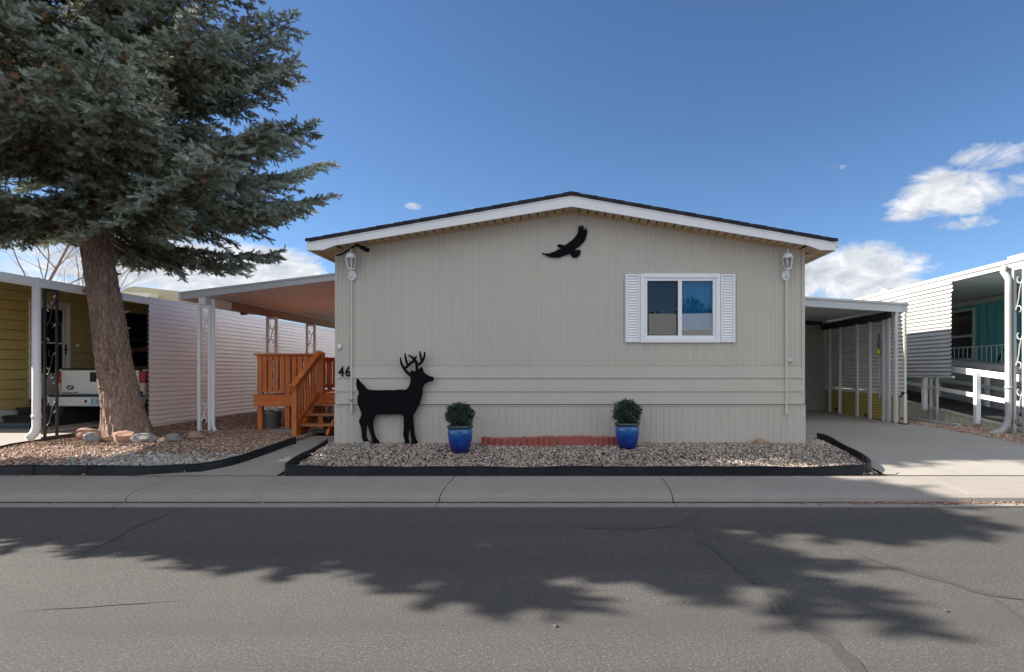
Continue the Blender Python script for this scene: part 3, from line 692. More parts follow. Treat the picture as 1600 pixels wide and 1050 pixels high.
# lanterns
def lantern(cx, px_b):
    x = ax(cx, 8.86); xb = ax(px_b, 9.0); zc = az(431, 9.0)
    L = thing('wall_lamp', (xb, 8.99, zc), None, None); L.parent = home; L.location = Vector(L['_w'])-Vector(home['_w'])
    b = MB(); n = 8
    b.v = []; oct_ = [(xb+.066*math.cos(R(22.5+45*i)), zc+.085*math.sin(R(22.5+45*i))) for i in range(8)]
    b.prism(oct_, 8.962, 8.992); b.build('back_plate', M['white_trim'], L, bevel=.008)
    b = MB(); b.tube([(xb, 8.965, zc-.03), (xb, 8.90, zc-.035), ((xb+x)/2, 8.87, zc+.01), (x, 8.86, zc+.06), (x, 8.86, zc+.085)], [.014,.013,.013,.014,.02], 8); b.build('arm', M['white_trim'], L, smooth=True)
    c = (x, 8.86, zc+.075)
    b = MB(); b.lathe([(.02,0),(.045,.02),(.075,.17),(.075,.175)], c, 6, False); b.build('glass', M['glass_lamp'], L, recalc=False)
    b = MB()
    for i in range(6):
        t = 2*math.pi*i/6; pts = [(c[0]+r*math.cos(t), c[1]+r*math.sin(t), c[2]+z) for r, z in ((.03,.005),(.048,.02),(.066,.09),(.079,.178))]
        b.tube(pts, .006, 5)
    b.lathe([(.018,-.01),(.042,0),(.046,.018),(.02,.02)], c, 12); b.lathe([(.03,.172),(.092,.172),(.088,.185),(.075,.195),(.06,.235),(.03,.258),(.012,.262)], c, 18)
    b.lathe([(.010,.255),(.007,.275),(.013,.285),(.009,.30),(.003,.335)], c, 8); b.build('cage', M['white_trim'], L)
    b = MB(); b.lathe([(.012,.03),(.012,.06),(.028,.09),(.028,.12),(.012,.145)], c, 12); b.build('bulb', M['white_metal'], L, smooth=True)
lantern(548, 551.5); lantern(1231, 1226.5)
for px_, pb in ((549.5, 645), (1228.5, 648)):
    x = ax(px_, 8.98); b = MB(); b.box(x-.014, x+.014, 8.966, 8.99, az(pb-8, 8.98), az(437, 8.98)); b.box(x-.020, x+.020, 8.955, 8.991, az(pb, 8.98), az(pb-8.3, 8.98)); b.build('conduit', M['conduit'], home, bevel=.003)
b = MB(); x, _, z = at(530, 541.5, 8.97); b.lathe([(.035,0),(.035,.02),(.02,.03)], (0,0,0), 14); b.v = [(x+p[0], 8.985-p[2], z+p[1]) for p in b.v]; b.box(x-.03, x+.012, 8.972, 8.99, z-.045, z+.0); b.build('cable_box', M['white_trim'], home, bevel=.003)
b = MB(); x, _, z = at(1233, 562, 8.97); b.box(x-.055, x+.055, 8.955, 8.992, z-.032, z+.032); b.build('outlet_cover', M['grey_trim'], home, bevel=.006)
b = MB(); x, _, z = at(549, 624, 8.93); b.tube([(x-.01, 8.99, z),(x-.01, 8.92, z),(x-.02, 8.91, z-.03)], .012, 8); b.tube([(x-.04, 8.935, z+.005),(x+.03, 8.935, z+.012)], .009, 6); b.build('tap', M['chrome'], home, smooth=True)
# floodlight tucked under the eave, with its cable
fl = thing('floodlight', at(562, 386, 8.85), None, None); fl.parent = home; fl.location = Vector(fl['_w'])-Vector(home['_w'])
p = Vector(at(556, 383, 8.85)); q = Vector(at(571, 389, 8.78)); b = MB(); b.tube([p, p+Vector((.03,-.02,-.01)), q-Vector((.05,0,-.02))], .016, 8)
b.bar(q-Vector((.05,0,-.025)), q+Vector((.04,-.03,-.025)), .10, .06); b.build('lamp_head', M['black_paint'], fl, bevel=.01)
b = MB(); b.tube([at(525.5, 399, 8.97), at(534, 397, 8.95), at(545, 390, 8.9), at(556, 383, 8.86), at(562, 381.5, 8.86)], .011, 6); b.build('cable', M['black_paint'], fl, smooth=True)
# house number
fc = bpy.data.curves.new('n', 'FONT'); fc.body = '46'; fc.size = .22; fc.extrude = .006; fc.bevel_depth = .002; fc.space_character = 1.15; fc.align_x = 'CENTER'
fo = bpy.data.objects.new('n', fc); COL.objects.link(fo); bpy.context.view_layer.update()
me = bpy.data.meshes.new_from_object(fo.evaluated_get(bpy.context.evaluated_depsgraph_get())); bpy.data.objects.remove(fo)
nb = bpy.data.objects.new('house_number', me); COL.objects.link(nb); nb.parent = home; nb.rotation_euler = (R(90),0,0); nb.scale = (.82,1,1)
p = Vector((ax(538.3,8.97), 8.974, az(588.0,8.97))); nb.location = p-Vector(home['_w']); me.materials.clear(); me.materials.append(M['black_paint'])

# ------------------------------------------------------------------ cut-outs
def crop(pts, ox, oy, s, Y): return [(ax(ox+x/s, Y), az(oy+y/s, Y)) for x, y in pts]
bird = [(565,620),(590,595),(630,580),(670,595),(735,605),(780,580),(850,525),(920,475),(975,410),(1000,360),(1020,340),(1030,250),(1035,190),(1050,172),(1065,190),(1070,245),(1080,245),(1082,175),(1100,162),(1112,180),(1117,228),(1125,178),(1145,178),(1150,215),(1142,262),(1162,262),(1195,222),(1212,230),(1200,260),(1180,292),(1205,288),(1232,268),(1225,300),(1222,345),(1215,380),(1202,400),(1195,450),(1170,510),(1130,560),(1080,600),(1030,645),(980,675),(935,700),(990,712),(1080,705),(1082,740),(1070,790),(1040,840),(1010,868),(960,878),(905,870),(880,840),(860,800),(835,785),(770,815),(690,845),(580,880),(500,870),(430,868),(370,850),(310,815),(240,795),(232,780),(245,768),(300,785),(400,785),(440,765),(510,745),(580,705),(650,685),(640,660),(600,645),(575,640)]
b = MB(); b.prism(chaikin(crop(bird, 830, 340, 14, 8.975)), 8.965, 8.985)
tag(b.build('bird_silhouette', M['black_paint']), 'black metal soaring bird silhouette mounted high on the tan gable wall', 'wall art')
DY = 8.90
deer = [(103,345),(130,380),(165,415),(200,458),(300,462),(425,458),(437,466),(450,458),(520,455),(545,460),(570,440),(590,400),(594,340),(590,300),(600,276),(625,290),(660,290),(672,262),(690,245),(705,265),(708,295),(740,320),(770,335),(795,338),(805,360),(795,380),(760,385),(725,400),(705,430),(700,500),(680,570),(640,650),(615,690),(620,760),(628,850),(640,910),(662,940),(640,950),(610,948),(600,900),(588,840),(583,790),(578,840),(572,900),(582,940),(570,950),(535,948),(540,915),(525,880),(530,800),(530,690),(500,680),(400,682),(285,682),(262,710),(250,760),(255,830),(275,890),(310,940),(300,952),(255,950),(240,900),(225,850),(205,790),(195,770),(188,830),(190,880),(205,920),(230,935),(225,950),(175,945),(150,900),(150,850),(140,790),(120,745),(150,680),(135,640),(110,580),(108,530),(125,480),(105,450),(97,400)]
dr = thing('deer_silhouette', (ax(604,DY), DY, .33), 'black painted cut-out deer with antlers standing against the tan skirting', 'yard art')
b = MB(); b.prism(chaikin(crop(deer, 540, 530.5, 5.83, DY)), DY-.012, DY+.012); b.build('body', M['black_paint'], dr)
def blade(b, pts, w, y0, y1):
    P = crop(pts, 540, 530.5, 5.83, DY); L = []; Rr = []
    w = [q/5.83/FP*DY/2 for q in w]
    for i, (x, z) in enumerate(P):
        a = P[max(0,i-1)]; c = P[min(len(P)-1,i+1)]; dx, dz = c[0]-a[0], c[1]-a[1]; l = math.hypot(dx, dz)
        L.append((x-dz/l*w[i], z+dx/l*w[i])); Rr.append((x+dz/l*w[i], z-dx/l*w[i]))
    b.prism(chaikin(L+Rr[::-1]), y0, y1)
for bl in ([([(605,335),(560,300),(525,255),(505,210),(498,162)],[30,26,22,18,8]), ([(540,265),(580,225),(622,195),(647,148)],[24,24,24,12]), ([(562,228),(548,180),(540,122)],[18,20,10])],
           [([(650,305),(650,245),(643,200),(612,165),(568,138)],[30,24,24,22,8]), ([(648,240),(690,212),(715,165),(722,112)],[22,24,20,12]), ([(693,205),(684,155),(675,105)],[16,20,12])]):
    b = MB()
    for j, (p_, w_) in enumerate(bl): blade(b, p_, w_, DY-.011+.002*j, DY+.011-.002*j)
    b.build('antler', M['black_paint'], dr)
for q in (582, 644): b = MB(); b.box(ax(q,DY+.03)-.012, ax(q,DY+.03)+.012, DY+.0125, DY+.035, .3, .9); b.build('stake', M['black_iron'], dr)

# ------------------------------------------------------------------ potted shrubs
def potted(pxc, py_base, Y, seed, label, stray=.93, squash=.86, turn=0):
    x = ax(pxc, Y); zb = zb_(Y)-.004; t_ = thing('potted_shrub', (x, Y, zb), label, 'potted plant', 'boxwood balls in blue glazed pots')
    c = (x, Y, zb); prof = [(.005,.0),(.115,.0),(.128,.01),(.150,.08),(.172,.18),(.182,.26),(.180,.32),(.172,.365)]
    b = MB(); b.lathe(prof+[(.16,.365)], c, 40); b.build('pot', M['glaze'], t_, smooth=True)
    b = MB(); b.lathe([(.168,.352),(.186,.358),(.193,.375),(.190,.395),(.178,.402),(.165,.398),(.160,.35)], c, 40, False); b.build('rim', M['pot_rim'], t_, smooth=True)
    b = MB(); b.lathe([(.001,.37),(.163,.372),(.163,.36)], c, 24, False); b.build('soil', M['soil'], t_)
    rg = np.random.default_rng(seed); n = 5200; d = rg.normal(size=(n,3)); d /= np.linalg.norm(d,axis=1)[:,None]
    lump = 1+.10*np.sin(d[:,0]*6+seed)*np.sin(d[:,2]*7)+.05*np.sin(d[:,1]*13+seed)
    r = .205*lump*(rg.random(n)**.28)*(1+(rg.random(n)>stray)*rg.uniform(.05,.26,n))
    P = d*r[:,None]*np.array([1,1,squash])+np.array([x,Y,zb+.545]); keep = P[:,2] > zb+.385; P = P[keep]; d = d[keep]; n = len(P)
    u = rg.normal(size=(n,3))*.7+d; u /= np.linalg.norm(u,axis=1)[:,None]; v = np.cross(u, rg.normal(size=(n,3))); v /= np.linalg.norm(v,axis=1)[:,None]
    s = rg.uniform(.009,.017,n)[:,None]; V = np.stack([P-v*s*.0, P+u*s*.9+v*s*.5, P+u*s*2, P+u*s*.9-v*s*.5],1)
    nmesh('foliage', V.reshape(-1,3), np.arange(4*n).reshape(-1,4), M['box_leaf'], t_, np.repeat(rg.random(n),4))
    b = MB(); rr_ = random.Random(seed)
    for i in range(26):
        a = rr_.random()*6.28; e = rr_.uniform(.3,1.4); b.tube([(x,Y,zb+.37),(x+.08*math.cos(a)*math.cos(e),Y+.08*math.sin(a)*math.cos(e),zb+.45),(x+.19*math.cos(a)*math.cos(e),Y+.19*math.sin(a)*math.cos(e),zb+.44+.24*math.sin(e))],[.006,.004,.002],4)
    b.build('stem', M['twig_wood'], t_)
potted(719, 706, 8.5, 3, 'clipped boxwood ball in the blue glazed pot nearest the deer', .95, .84)
potted(980, 700, 8.66, 9, 'clipped boxwood ball in the blue glazed pot below the window, right of the red edging', .88, .93)

# red scalloped edging blocks
def scallop(xa, xb, zoff, tilt, label, smooth_face=False, y=8.86):
    b = MB(); n = 72; w = xb-xa; prof = []
    for i in range(n+1):
        u = i/n; sc_ = abs(math.sin(u*math.pi*(6 if not smooth_face else 5)))**.6
        prof.append((xa+w*u, sc_))
    h = .135; n0 = 0; rows = []
    for (x, s_) in prof:
        dep = .028*s_ if not smooth_face else .006*s_; top = h+(.014*s_ if not smooth_face else .010*s_)+.012*mnoise.noise(Vector((x*4.1, 3, 0)))
        dep += .03*math.sin((x-xa)/w*3.1+xa)
        zt = zb_(y)+zoff-.01+tilt*(x-xa)
        b.v += [(x, y-.022-dep, zt-.05), (x, y-.022-dep, zt+top-.018), (x, y-.010-dep*.5, zt+top), (x, y+.02, zt+top), (x, y+.03, zt-.05)]
    for i in range(n):
        for j in range(4): a = i*5+j; b.f.append((a, a+5, a+6, a+1))
        a = i*5; b.f.append((a+4, a+9, a+5, a))
    b.f.append((0,1,2,3,4)); a = n*5; b.f.append((a+4,a+3,a+2,a+1,a))
    o = b.build('edging_block', M['terracotta'], bevel=0); return tag(o, label, 'garden edging', 'red scalloped edging blocks along the wall')
scallop(ax(752,8.86), ax(813.5,8.86), -.003, -.01, 'red scalloped concrete edging block nearest the left pot')
scallop(ax(814.5,8.84), ax(868,8.84), .008, .02, 'red scalloped concrete edging block with deep ribs, second from the left pot', y=8.84)
scallop(ax(869,8.86), ax(926,8.86), .018, .01, 'flat-faced red concrete edging block, third from the left pot', True)
scallop(ax(927,8.86), ax(977,8.86), .012, -.02, 'red scalloped edging block running behind the right pot')

# ------------------------------------------------------------------ black lawn edging
def edging(pts, label, seed, h=.125, stakes=()):
    P = []
    for i, (a, c) in enumerate(zip(pts, pts[1:])):
        n = max(2, int(math.dist(a, c)/.08))
        for j in range(n): t_ = j/n; P.append((a[0]+(c[0]-a[0])*t_, a[1]+(c[1]-a[1])*t_))
    P.append(pts[-1])
    for _ in range(3): P = [P[0]]+[((a[0]+2*b_[0]+c[0])/4, (a[1]+2*b_[1]+c[1])/4) for a, b_, c in zip(P, P[1:], P[2:])]+[P[-1]]
    root = thing('lawn_edging', (P[len(P)//2][0], P[len(P)//2][1], .15), label, 'garden edging')
    b = MB(); prof = [(-.004,-.04),(-.004,h-.018),(-.011,h-.008),(-.006,h),(.006,h),(.011,h-.008),(.004,h-.018),(.004,-.04)]
    L = 0
    for i, (x, y) in enumerate(P):
        a = P[max(0,i-1)]; c = P[min(len(P)-1,i+1)]; dx, dy = c[0]-a[0], c[1]-a[1]; l = math.hypot(dx, dy); nx_, ny_ = -dy/l, dx/l
        if i: L += math.dist(P[i-1], P[i])
        wob = .016*mnoise.noise(Vector((L*2.2, seed, 0))); hz = .018*mnoise.noise(Vector((L*1.4, seed, 5)))-.004; lean = .16+.25*mnoise.noise(Vector((L*1.1, seed, 9)))
        gz = max(.15, zg(y))
        for o, z in prof:
            q = o+wob-lean*max(0,z)*.35; b.v.append((x+nx_*q, y+ny_*q, gz+z*(1+hz*4)+(hz if z > .05 else 0)))
    k_ = len(prof)
    for i in range(len(P)-1):
        for j in range(k_): a = i*k_+j; c = i*k_+(j+1)%k_; b.f.append((a, c, c+k_, a+k_))
    b.f.append(tuple(range(k_))); b.f.append(tuple(range(len(P)*k_-1, (len(P)-1)*k_-1, -1)))
    b.build('strip', M['edging'], root, smooth=False)
    for (sx, sy, out) in stakes:
        b = MB(); b.tube([(sx, sy+out, max(.15,zg(sy))-.02),(sx, sy+out, max(.15,zg(sy))+h+.012)], .007, 6); b.lathe([(.012,h+.006),(.012,h+.016)], (sx, sy+out, max(.15,zg(sy))), 8); b.build('stake', M['black_iron'], root)
edging([(4.16,9.75),(4.14,9.0),(4.10,8.2),(4.06,7.75),(3.90,7.52),(3.4,7.45),(1,7.44),(-1,7.44),(-3,7.45),(-3.66,7.45),(-3.77,7.50),(-3.80,7.7),(-3.81,8.4),(-3.83,9.05)],
       'black plastic edging strip running round the grey gravel bed in front of the tan home', 4, stakes=[(3.25,7.47,-.012),(2.1,7.46,-.01),(4.03,7.95,-.0),(.4,7.46,-.01),(-1.2,7.46,-.01),(-3.74,8.2,-.02)])
edging([(-4.42,9.25),(-4.50,8.6),(-4.62,7.95),(-4.85,7.60),(-5.4,7.48),(-6.6,7.50),(-7.6,7.47),(-9,7.46),(-12,7.46),(-16,7.5)],
       'black plastic edging strip round the reddish rock yard under the spruce', 9, stakes=[(-5.6,7.49,-.01),(-6.3,7.5,-.012),(-7.0,7.48,-.012),(-7.7,7.47,-.012),(-8.3,7.46,-.01)])
# loose end of edging on the drive side
b = MB(); b.tube([(3.96,7.44,.16),(4.2,7.46,.156),(4.34,7.60,.165)], .012, 6); tag(b.build('edging_offcut', M['edging']), 'curled black edging end lying on the walk at the drive corner', 'garden edging')

# ------------------------------------------------------------------ rocks
def rock(name, px_, py_, Y, sx, sy, sz, m, label, seed, cat='rock', grp='boulders round the foot of the spruce', rz=0.0):
    bm = bmesh.new(); bmesh.ops.create_icosphere(bm, subdivisions=4, radius=1)
    pl = [(Vector((random.Random(seed*10+i).gauss(0,1), random.Random(seed*10+i+100).gauss(0,1), random.Random(seed*10+i+200).gauss(0,.8))).normalized(), random.Random(seed+i).uniform(.62,.86)) for i in range(11)]
    for v in bm.verts:
        p = v.co.normalized()
        for nn, d in pl:
            e = p.dot(nn)-d
            if e > 0: p -= nn*e*.9
        p *= 1+.10*mnoise.noise(p*1.8+Vector((seed,0,0)))+.03*mnoise.noise(p*7+Vector((seed,3,0)))
        v.co = Vector((p.x*sx*1.08, p.y*sy*1.08, p.z*sz*1.3))
    me = bpy.data.meshes.new(name); bm.to_mesh(me); bm.free(); me.materials.append(m)
    for p in me.polygons: p.use_smooth = True
    o = bpy.data.objects.new(name, me); COL.objects.link(o); o.location = (ax(px_, Y), Y, (zb_(Y) if px_ > 500 else zg(Y))+sz*.72); o.rotation_euler[2] = rz
    return tag(o, label, cat, grp)
rock('boulder', 136, 686, 9.75, .19, .13, .105, M['stone_pink'], 'pink angular boulder, leftmost beside the spruce trunk', 1)
rock('boulder', 144, 691, 9.45, .145, .11, .085, M['stone_grey'], 'grey boulder leaning against the leftmost pink boulder', 2)
rock('boulder', 193, 687, 9.5, .19, .13, .095, M['stone_pink'], 'rounded pink boulder directly in front of the spruce trunk', 3)
rock('boulder', 225, 690, 9.45, .19, .12, .075, M['stone_grey'], 'flat long grey-tan boulder at the right foot of the spruce', 5)
rock('boulder', 271, 687, 9.6, .16, .11, .07, M['stone_grey'], 'pale grey boulder between the spruce and the scrolled post', 6)
rock('boulder', 306, 684, 9.9, .14, .10, .065, M['stone_tan'], 'small tan boulder at the foot of the scrolled awning post', 7)
rock('boulder', 167, 691, 9.55, .09, .07, .05, M['stone_tan'], 'smallest tan rock between the pink boulders', 8)
rock('rock', 1187, 691, 8.9, .10, .06, .055, M['stone_tan'], 'small tan rock lying against the skirting below the right conduit', 11, grp=None)
rock('rock', 572, 696, 8.75, .08, .05, .045, M['pale_rock'] if False else M['stone_grey'], 'pale rock at the hind hooves of the deer cut-out', 12, grp=None)
# ------------------------------------------------------------------ wrought posts, awnings, deck
def scroll_post(x, y, z0, z1, w, m, label, cat, group, axis=(1,0,0), r=.022, sm=None, name='scroll_post', phase=0, rr_=.011):
    root = thing(name, (x, y, z0), label, cat, group); A = Vector(axis); c0 = Vector((x, y, 0))
    for s in (-1, 1):
        b = MB(); p = c0+A*(s*w/2); b.bar((p.x,p.y,z0), (p.x,p.y,z1), r*2, r*2); b.build('upright', m, root, bevel=.003)
    h = z1-z0; n = 3
    for i in range(n):
        za = z0+h*(i+.06)/n; zb = z0+h*(i+.94)/n; pts = []
        for j in range(41):                      # an S with curled ends
            t_ = j/40
            if t_ < .28: a = t_/.28*4.6; rad = (.10+.24*t_/.28)*w*1.15; pts.append((w*.0+rad*math.cos(a-1.2), za+.16+rad*math.sin(a-1.2)*1.2))
            elif t_ > .72: a = (1-t_)/.28*4.6; rad = (.10+.24*(1-t_)/.28)*w*1.15; pts.append((-rad*math.cos(a-1.2), zb-.16-rad*math.sin(a-1.2)*1.2))
            else:
                u = (t_-.28)/.44; a1 = 4.6-1.2; rad = .34*w*1.15; xs, zs = rad*math.cos(a1), za+.16+rad*math.sin(a1)*1.2; xe, ze = -xs, zb-.16-rad*math.sin(a1)*1.2
                e = u*u*(3-2*u); pts.append((xs+(xe-xs)*e+.12*w*math.sin(u*6.28), zs+(ze-zs)*u))
        b = MB(); b.tube([tuple(c0+A*p[0]+Vector((0,0,p[1]))) for p in pts], rr_, 6); b.build('scroll', sm or m, root, smooth=True)
    for zc, hh in ((z0+.02,.03),(z1-.03,.05)):
        b = MB(); b.bar(tuple(c0-A*w/2+Vector((0,0,zc))), tuple(c0+A*w/2+Vector((0,0,zc))), .03, hh); b.build('cross_bar', m, root)
    return root
# patio awning on the left of the tan home
PA0, PA1 = 10.9, 19.5
def pz(x): return 3.0+(x+7.36)*.1225
aw = thing('patio_awning', (-5.5, 10.9, 3.0), 'white sloped patio awning over the wooden deck', 'awning')
b = MB(); b.prism([(-7.36,pz(-7.36)-.035),(HL-.01,pz(HL)-.035),(HL-.01,pz(HL)-.005),(-7.36,pz(-7.36)-.005)], PA0+.02, PA1); b.build('roof_panel', M['white_trim'], aw)
b = MB(); n = 27
for i in range(n):     # ribbed underside pans
    ya = PA0+.03+(PA1-PA0-.05)*i/n; yb = PA0+.03+(PA1-PA0-.05)*(i+1)/n
    b.quad((-7.34,ya,pz(-7.34)-.055),(HL-.02,ya,pz(HL)-.055),(HL-.02,yb-.02,pz(HL)-.055),(-7.34,yb-.02,pz(-7.34)-.055))
    b.quad((-7.34,yb-.02,pz(-7.34)-.055),(HL-.02,yb-.02,pz(HL)-.055),(HL-.02,yb-.01,pz(HL)-.037),(-7.34,yb-.01,pz(-7.34)-.037))
    b.quad((-7.34,yb-.01,pz(-7.34)-.037),(HL-.02,yb-.01,pz(HL)-.037),(HL-.02,yb,pz(HL)-.055),(-7.34,yb,pz(-7.34)-.055))
b.build('ceiling_pan', M['awning_under'], aw, recalc=False)
b = MB(); b.prism([(-7.38,pz(-7.38)-.145),(HL-.01,pz(HL)-.13),(HL-.01,pz(HL)-.035),(-7.38,pz(-7.38)-.035)], PA0-.02, PA0); b.prism([(-7.38,pz(-7.38)-.033),(HL-.01,pz(HL)-.033),(HL-.01,pz(HL)),(-7.38,pz(-7.38))], PA0-.04, PA0+.01); b.build('front_fascia', M['grey_trim'], aw)
b = MB(); b.box(-7.42,-7.365, PA0-.02, PA1, 2.84, 3.0); b.build('gutter', M['white_trim'], aw, bevel=.008)
b = MB(); b.box(-7.06,-6.93, PA0+.001, 11.75, 2.76, 2.90); b.build('beam_end', M['white_trim'], aw)
b = MB(); b.box(-7.06,-6.93, 11.752, PA1, 2.76, 2.93); b.build('beam', M['beam_brown'], aw)
for y_, zz in ((12.5,2.74),(13.1,2.72)):
    pass
for i, (y_, lab) in enumerate(((10.95,'white scrolled iron awning post nearest the street, beside the tan boulder'),(13.4,'white scrolled iron awning post behind the corner of the deck'),(15.4,'white scrolled iron awning post behind the middle of the deck'),(18.2,'farthest white scrolled iron awning post, beyond the deck'))):
    scroll_post(-6.97, y_, zg(y_)-.02, 2.76, .20, M['white_metal'], lab, 'awning post', 'white scrolled posts under the patio awning', r=.028)
b = MB(); x, y = -6.80, 10.93; b.tube([(x,y,2.86),(x,y,.48),(x+.03,y-.03,.42),(x+.11,y-.11,.385)], .034, 10); tag(b.build('downspout', M['white_metal'], smooth=True), 'white round downspout on the nearest scrolled patio post', 'downspout')
for px_, py_ in ((349,481),(382,491)):
    p = Vector(at(px_, py_, 11.9 if px_ < 370 else 12.9)); b = MB(); b.bar(p+Vector((-.07,0,.01)), p+Vector((.07,0,.03)), .09, .06); b.tube([p+Vector((.0,0,.04)), p+Vector((.03,0,.22))], .010, 6)
    tag(b.build('spotlight', M['grey_trim'] if px_ < 370 else M['black_iron'], bevel=.006), ('pale' if px_ < 370 else 'dark')+' little spotlight hanging under the patio awning beam', 'spotlight')
# deck
DX0, DX1, DYF, DYB, DZ = -6.16, -3.74, 11.25, 14.6, 1.04
dk = thing('wooden_deck', (-5.0, 11.25, .36), 'orange-stained wooden deck with railings and front steps', 'deck')
rd = random.Random(4)
b = MB(); n = 24
for i in range(n):
    ya = DYF-.03+(DYB-DYF)*i/n; b.box(DX0-.05, DX1, ya, ya+(DYB-DYF)/n-.008, DZ-.035, DZ+rd.uniform(-.001,.001))
b.build('deck_boards', M['deck_x'], dk)
b = MB(); b.box(DX0-.03, -4.95, DYF-.028, DYF+.012, DZ-.225, DZ-.037); b.build('rim_joist', M['deck_x'], dk, bevel=.004)
b = MB(); b.box(-4.94, DX1, DYF-.022, DYF+.012, DZ-.225, DZ-.037); b.build('rim_joist', M['deck_x'], dk, bevel=.004)
b = MB(); b.box(DX0-.02, DX0+.02, DYF+.013, DYB, DZ-.225, DZ-.037); b.build('side_joist', M['deck_y'], dk)
b = MB(); b.box(DX0, DX1, DYB-.04, DYB, DZ-.225, DZ-.037); b.build('back_joist', M['deck_x'], dk)
def post(x, y, z1, w=.09, parent=dk, z0=None):
    b = MB(); b.box(x-w/2, x+w/2, y-w/2, y+w/2, (zg(y)-.03) if z0 is None else z0, z1); b.build('post', M['deck_z'], parent, bevel=.005)
for x, y, z1 in ((DX0+.06, DYF+.06, 1.81),(-5.56, DYF+.06, 1.81),(-4.90, DYF+.05, 1.87),(DX0+.06, 12.9, 1.81),(DX0+.06, DYB-.06, 1.81),(-5.4, DYB-.06, 1.81),(-4.4, DYB-.06, 1.81),(-5.38, 12.3, DZ-.04),(-3.82, DYF+.06, DZ-.04)): post(x, y, z1)
def rail_x(x0, x1, y, n, fat=.072):
    b = MB(); b.box(x0-.04, x1, y-.075, y+.075, 1.812, 1.848); b.build('rail_cap', M['deck_x'], dk, bevel=.004)
    b = MB(); b.box(x0, x1, y-.02, y+.018, 1.73, 1.811); b.build('upper_rail', M['deck_x'], dk)
    b = MB(); b.box(x0, x1, y-.02, y+.018, 1.10, 1.165); b.build('lower_rail', M['deck_x'], dk)
    for i in range(n):
        x = x0+.10+(x1-x0-.14)*(i+.5)/n+rd.uniform(-.006,.006); b = MB(); b.box(x-fat/2, x+fat/2, y-.042, y-.021, 1.085, 1.80); b.build('baluster', M['deck_z'], dk)
def rail_y(x, y0, y1, n):
    b = MB(); b.box(x-.075, x+.075, y0, y1, 1.812, 1.846); b.build('rail_cap', M['deck_y'], dk)
    b = MB(); b.box(x-.02, x+.018, y0, y1, 1.73, 1.811); b.box(x-.02, x+.018, y0, y1, 1.10, 1.165); b.build('side_rail', M['deck_y'], dk)
    for i in range(n):
        y = y0+.06+(y1-y0-.1)*(i+.5)/n; b = MB(); b.box(x+.019, x+.040, y-.04, y+.04, 1.085, 1.80); b.build('baluster', M['deck_z'], dk)
rail_x(DX0+.0, -4.86, DYF+.05, 10); rail_x(DX0, DX1, DYB-.06, 15, .06); rail_y(DX0+.05, DYF+.13, DYB-.14, 20)
# steps
st = thing('staircase', (-4.3, 10.3, .36), None, None); st.parent = dk; st.location = Vector(st['_w'])-Vector(dk['_w'])
for i, z in enumerate((.875,.71,.545)):
    y = DYF-.05-.29*(i+1)+.0; b = MB(); b.box(-4.93, -3.78, y, y+.14, z-.036, z); b.box(-4.93, -3.78, y+.148, y+.285, z-.036, z); b.build('tread', M['tread'], st, bevel=.004)
for x in (-4.90, -3.84, -4.37):
    b = MB(); b.prismx([(10.28,.36),(10.40,.50),(10.40,.505),(10.69,.672),(10.98,.838),(DYF-.03,.90),(DYF-.03,.70),(10.62,.36)], x-.02, x+.02); b.build('stringer', M['deck_y'], st)
post(-4.93, 10.27, 1.22, .088, st)
b = MB(); b.bar((-4.95, 10.19, 1.215), (-4.95, DYF+.06, 1.885), .11, .036); b.build('stair_rail', M['deck_y'], st, bevel=.004)
b = MB(); b.bar((-4.93, 10.22, 1.13), (-4.93, DYF+.0, 1.79), .035, .09); b.build('stair_side_rail', M['deck_y'], st)
b = MB(); b.bar((-4.93, 10.29, .50), (-4.93, DYF-.02, 1.06), .035, .09); b.build('stair_lower_rail', M['deck_y'], st)
for i in range(7):
    y = 10.40+i*.115; t_ = (y-10.22)/(DYF-10.22); zt = 1.13+.66*t_; b = MB(); b.box(-4.975, -4.95, y-.02, y+.02, .50+.53*t_, zt); b.build('baluster', M['deck_z'], st)
# tub under the deck
tb = thing('metal_tub', at(425, 671, 11.6), 'dented grey-green metal tub standing under the deck', 'tub'); c = (tb['_w'][0], 11.55, zg(11.55))
b = MB(); b.lathe([(.16,0),(.17,.005),(.195,.30),(.205,.305),(.205,.318),(.185,.316),(.16,.02)], c, 26, True); b.build('body', M['galv'], tb, smooth=True)
b = MB(); b.lathe([(.199,.296),(.214,.30),(.214,.32),(.199,.322)], c, 26, False); b.build('rim', M['galv'], tb, smooth=True)
b = MB(); b.box(-5.6,-4.3,10.75,11.1,zg(10.9)-.02,zg(10.9)+.035); tag(b.build('paving_slab', M['concrete'], bevel=.01), 'pale concrete slab lying at the foot of the deck steps', 'paving slab')

# ------------------------------------------------------------------ left neighbour
def laps(b, f, z0, z1, pitch, out=.024):
    """horizontal lap siding: f(off, z) -> a pair of points"""
    z = z0
    while z < z1-1e-4:
        t_ = min(z+pitch, z1); a0, a1 = f(out, z); b0, b1 = f(.004, t_-.016); c0, c1 = f(-.03, z); d0, d1 = f(-.03, t_-.016); e0, e1 = f(-.03, t_)
        b.quad(a0, a1, b1, b0); b.quad(c0, c1, a1, a0); b.quad(b0, b1, d1, d0); b.quad(d0, d1, e1, e0); z = t_
NX = -11.3
nh = thing('manufactured_home', (-13.5, 10.9, .4), 'olive-sided neighbouring home under a flat white carport roof', 'house')
def zsl(x): return 3.0+(-8.6-x)*.13
b = MB()
for y0, y1, z0, z1 in ((10.9, 12.02, .74, 3.30),(12.02,12.92,2.98,3.30),(12.92,24,.74,3.30)): laps(b, lambda o, z: ((NX+o, y0, z), (NX+o, y1, z)), z0, z1, .20)
laps(b, lambda o, z: ((NX-3.6, 10.9-o, z), (NX, 10.9-o, z)), .74, 3.3, .20)
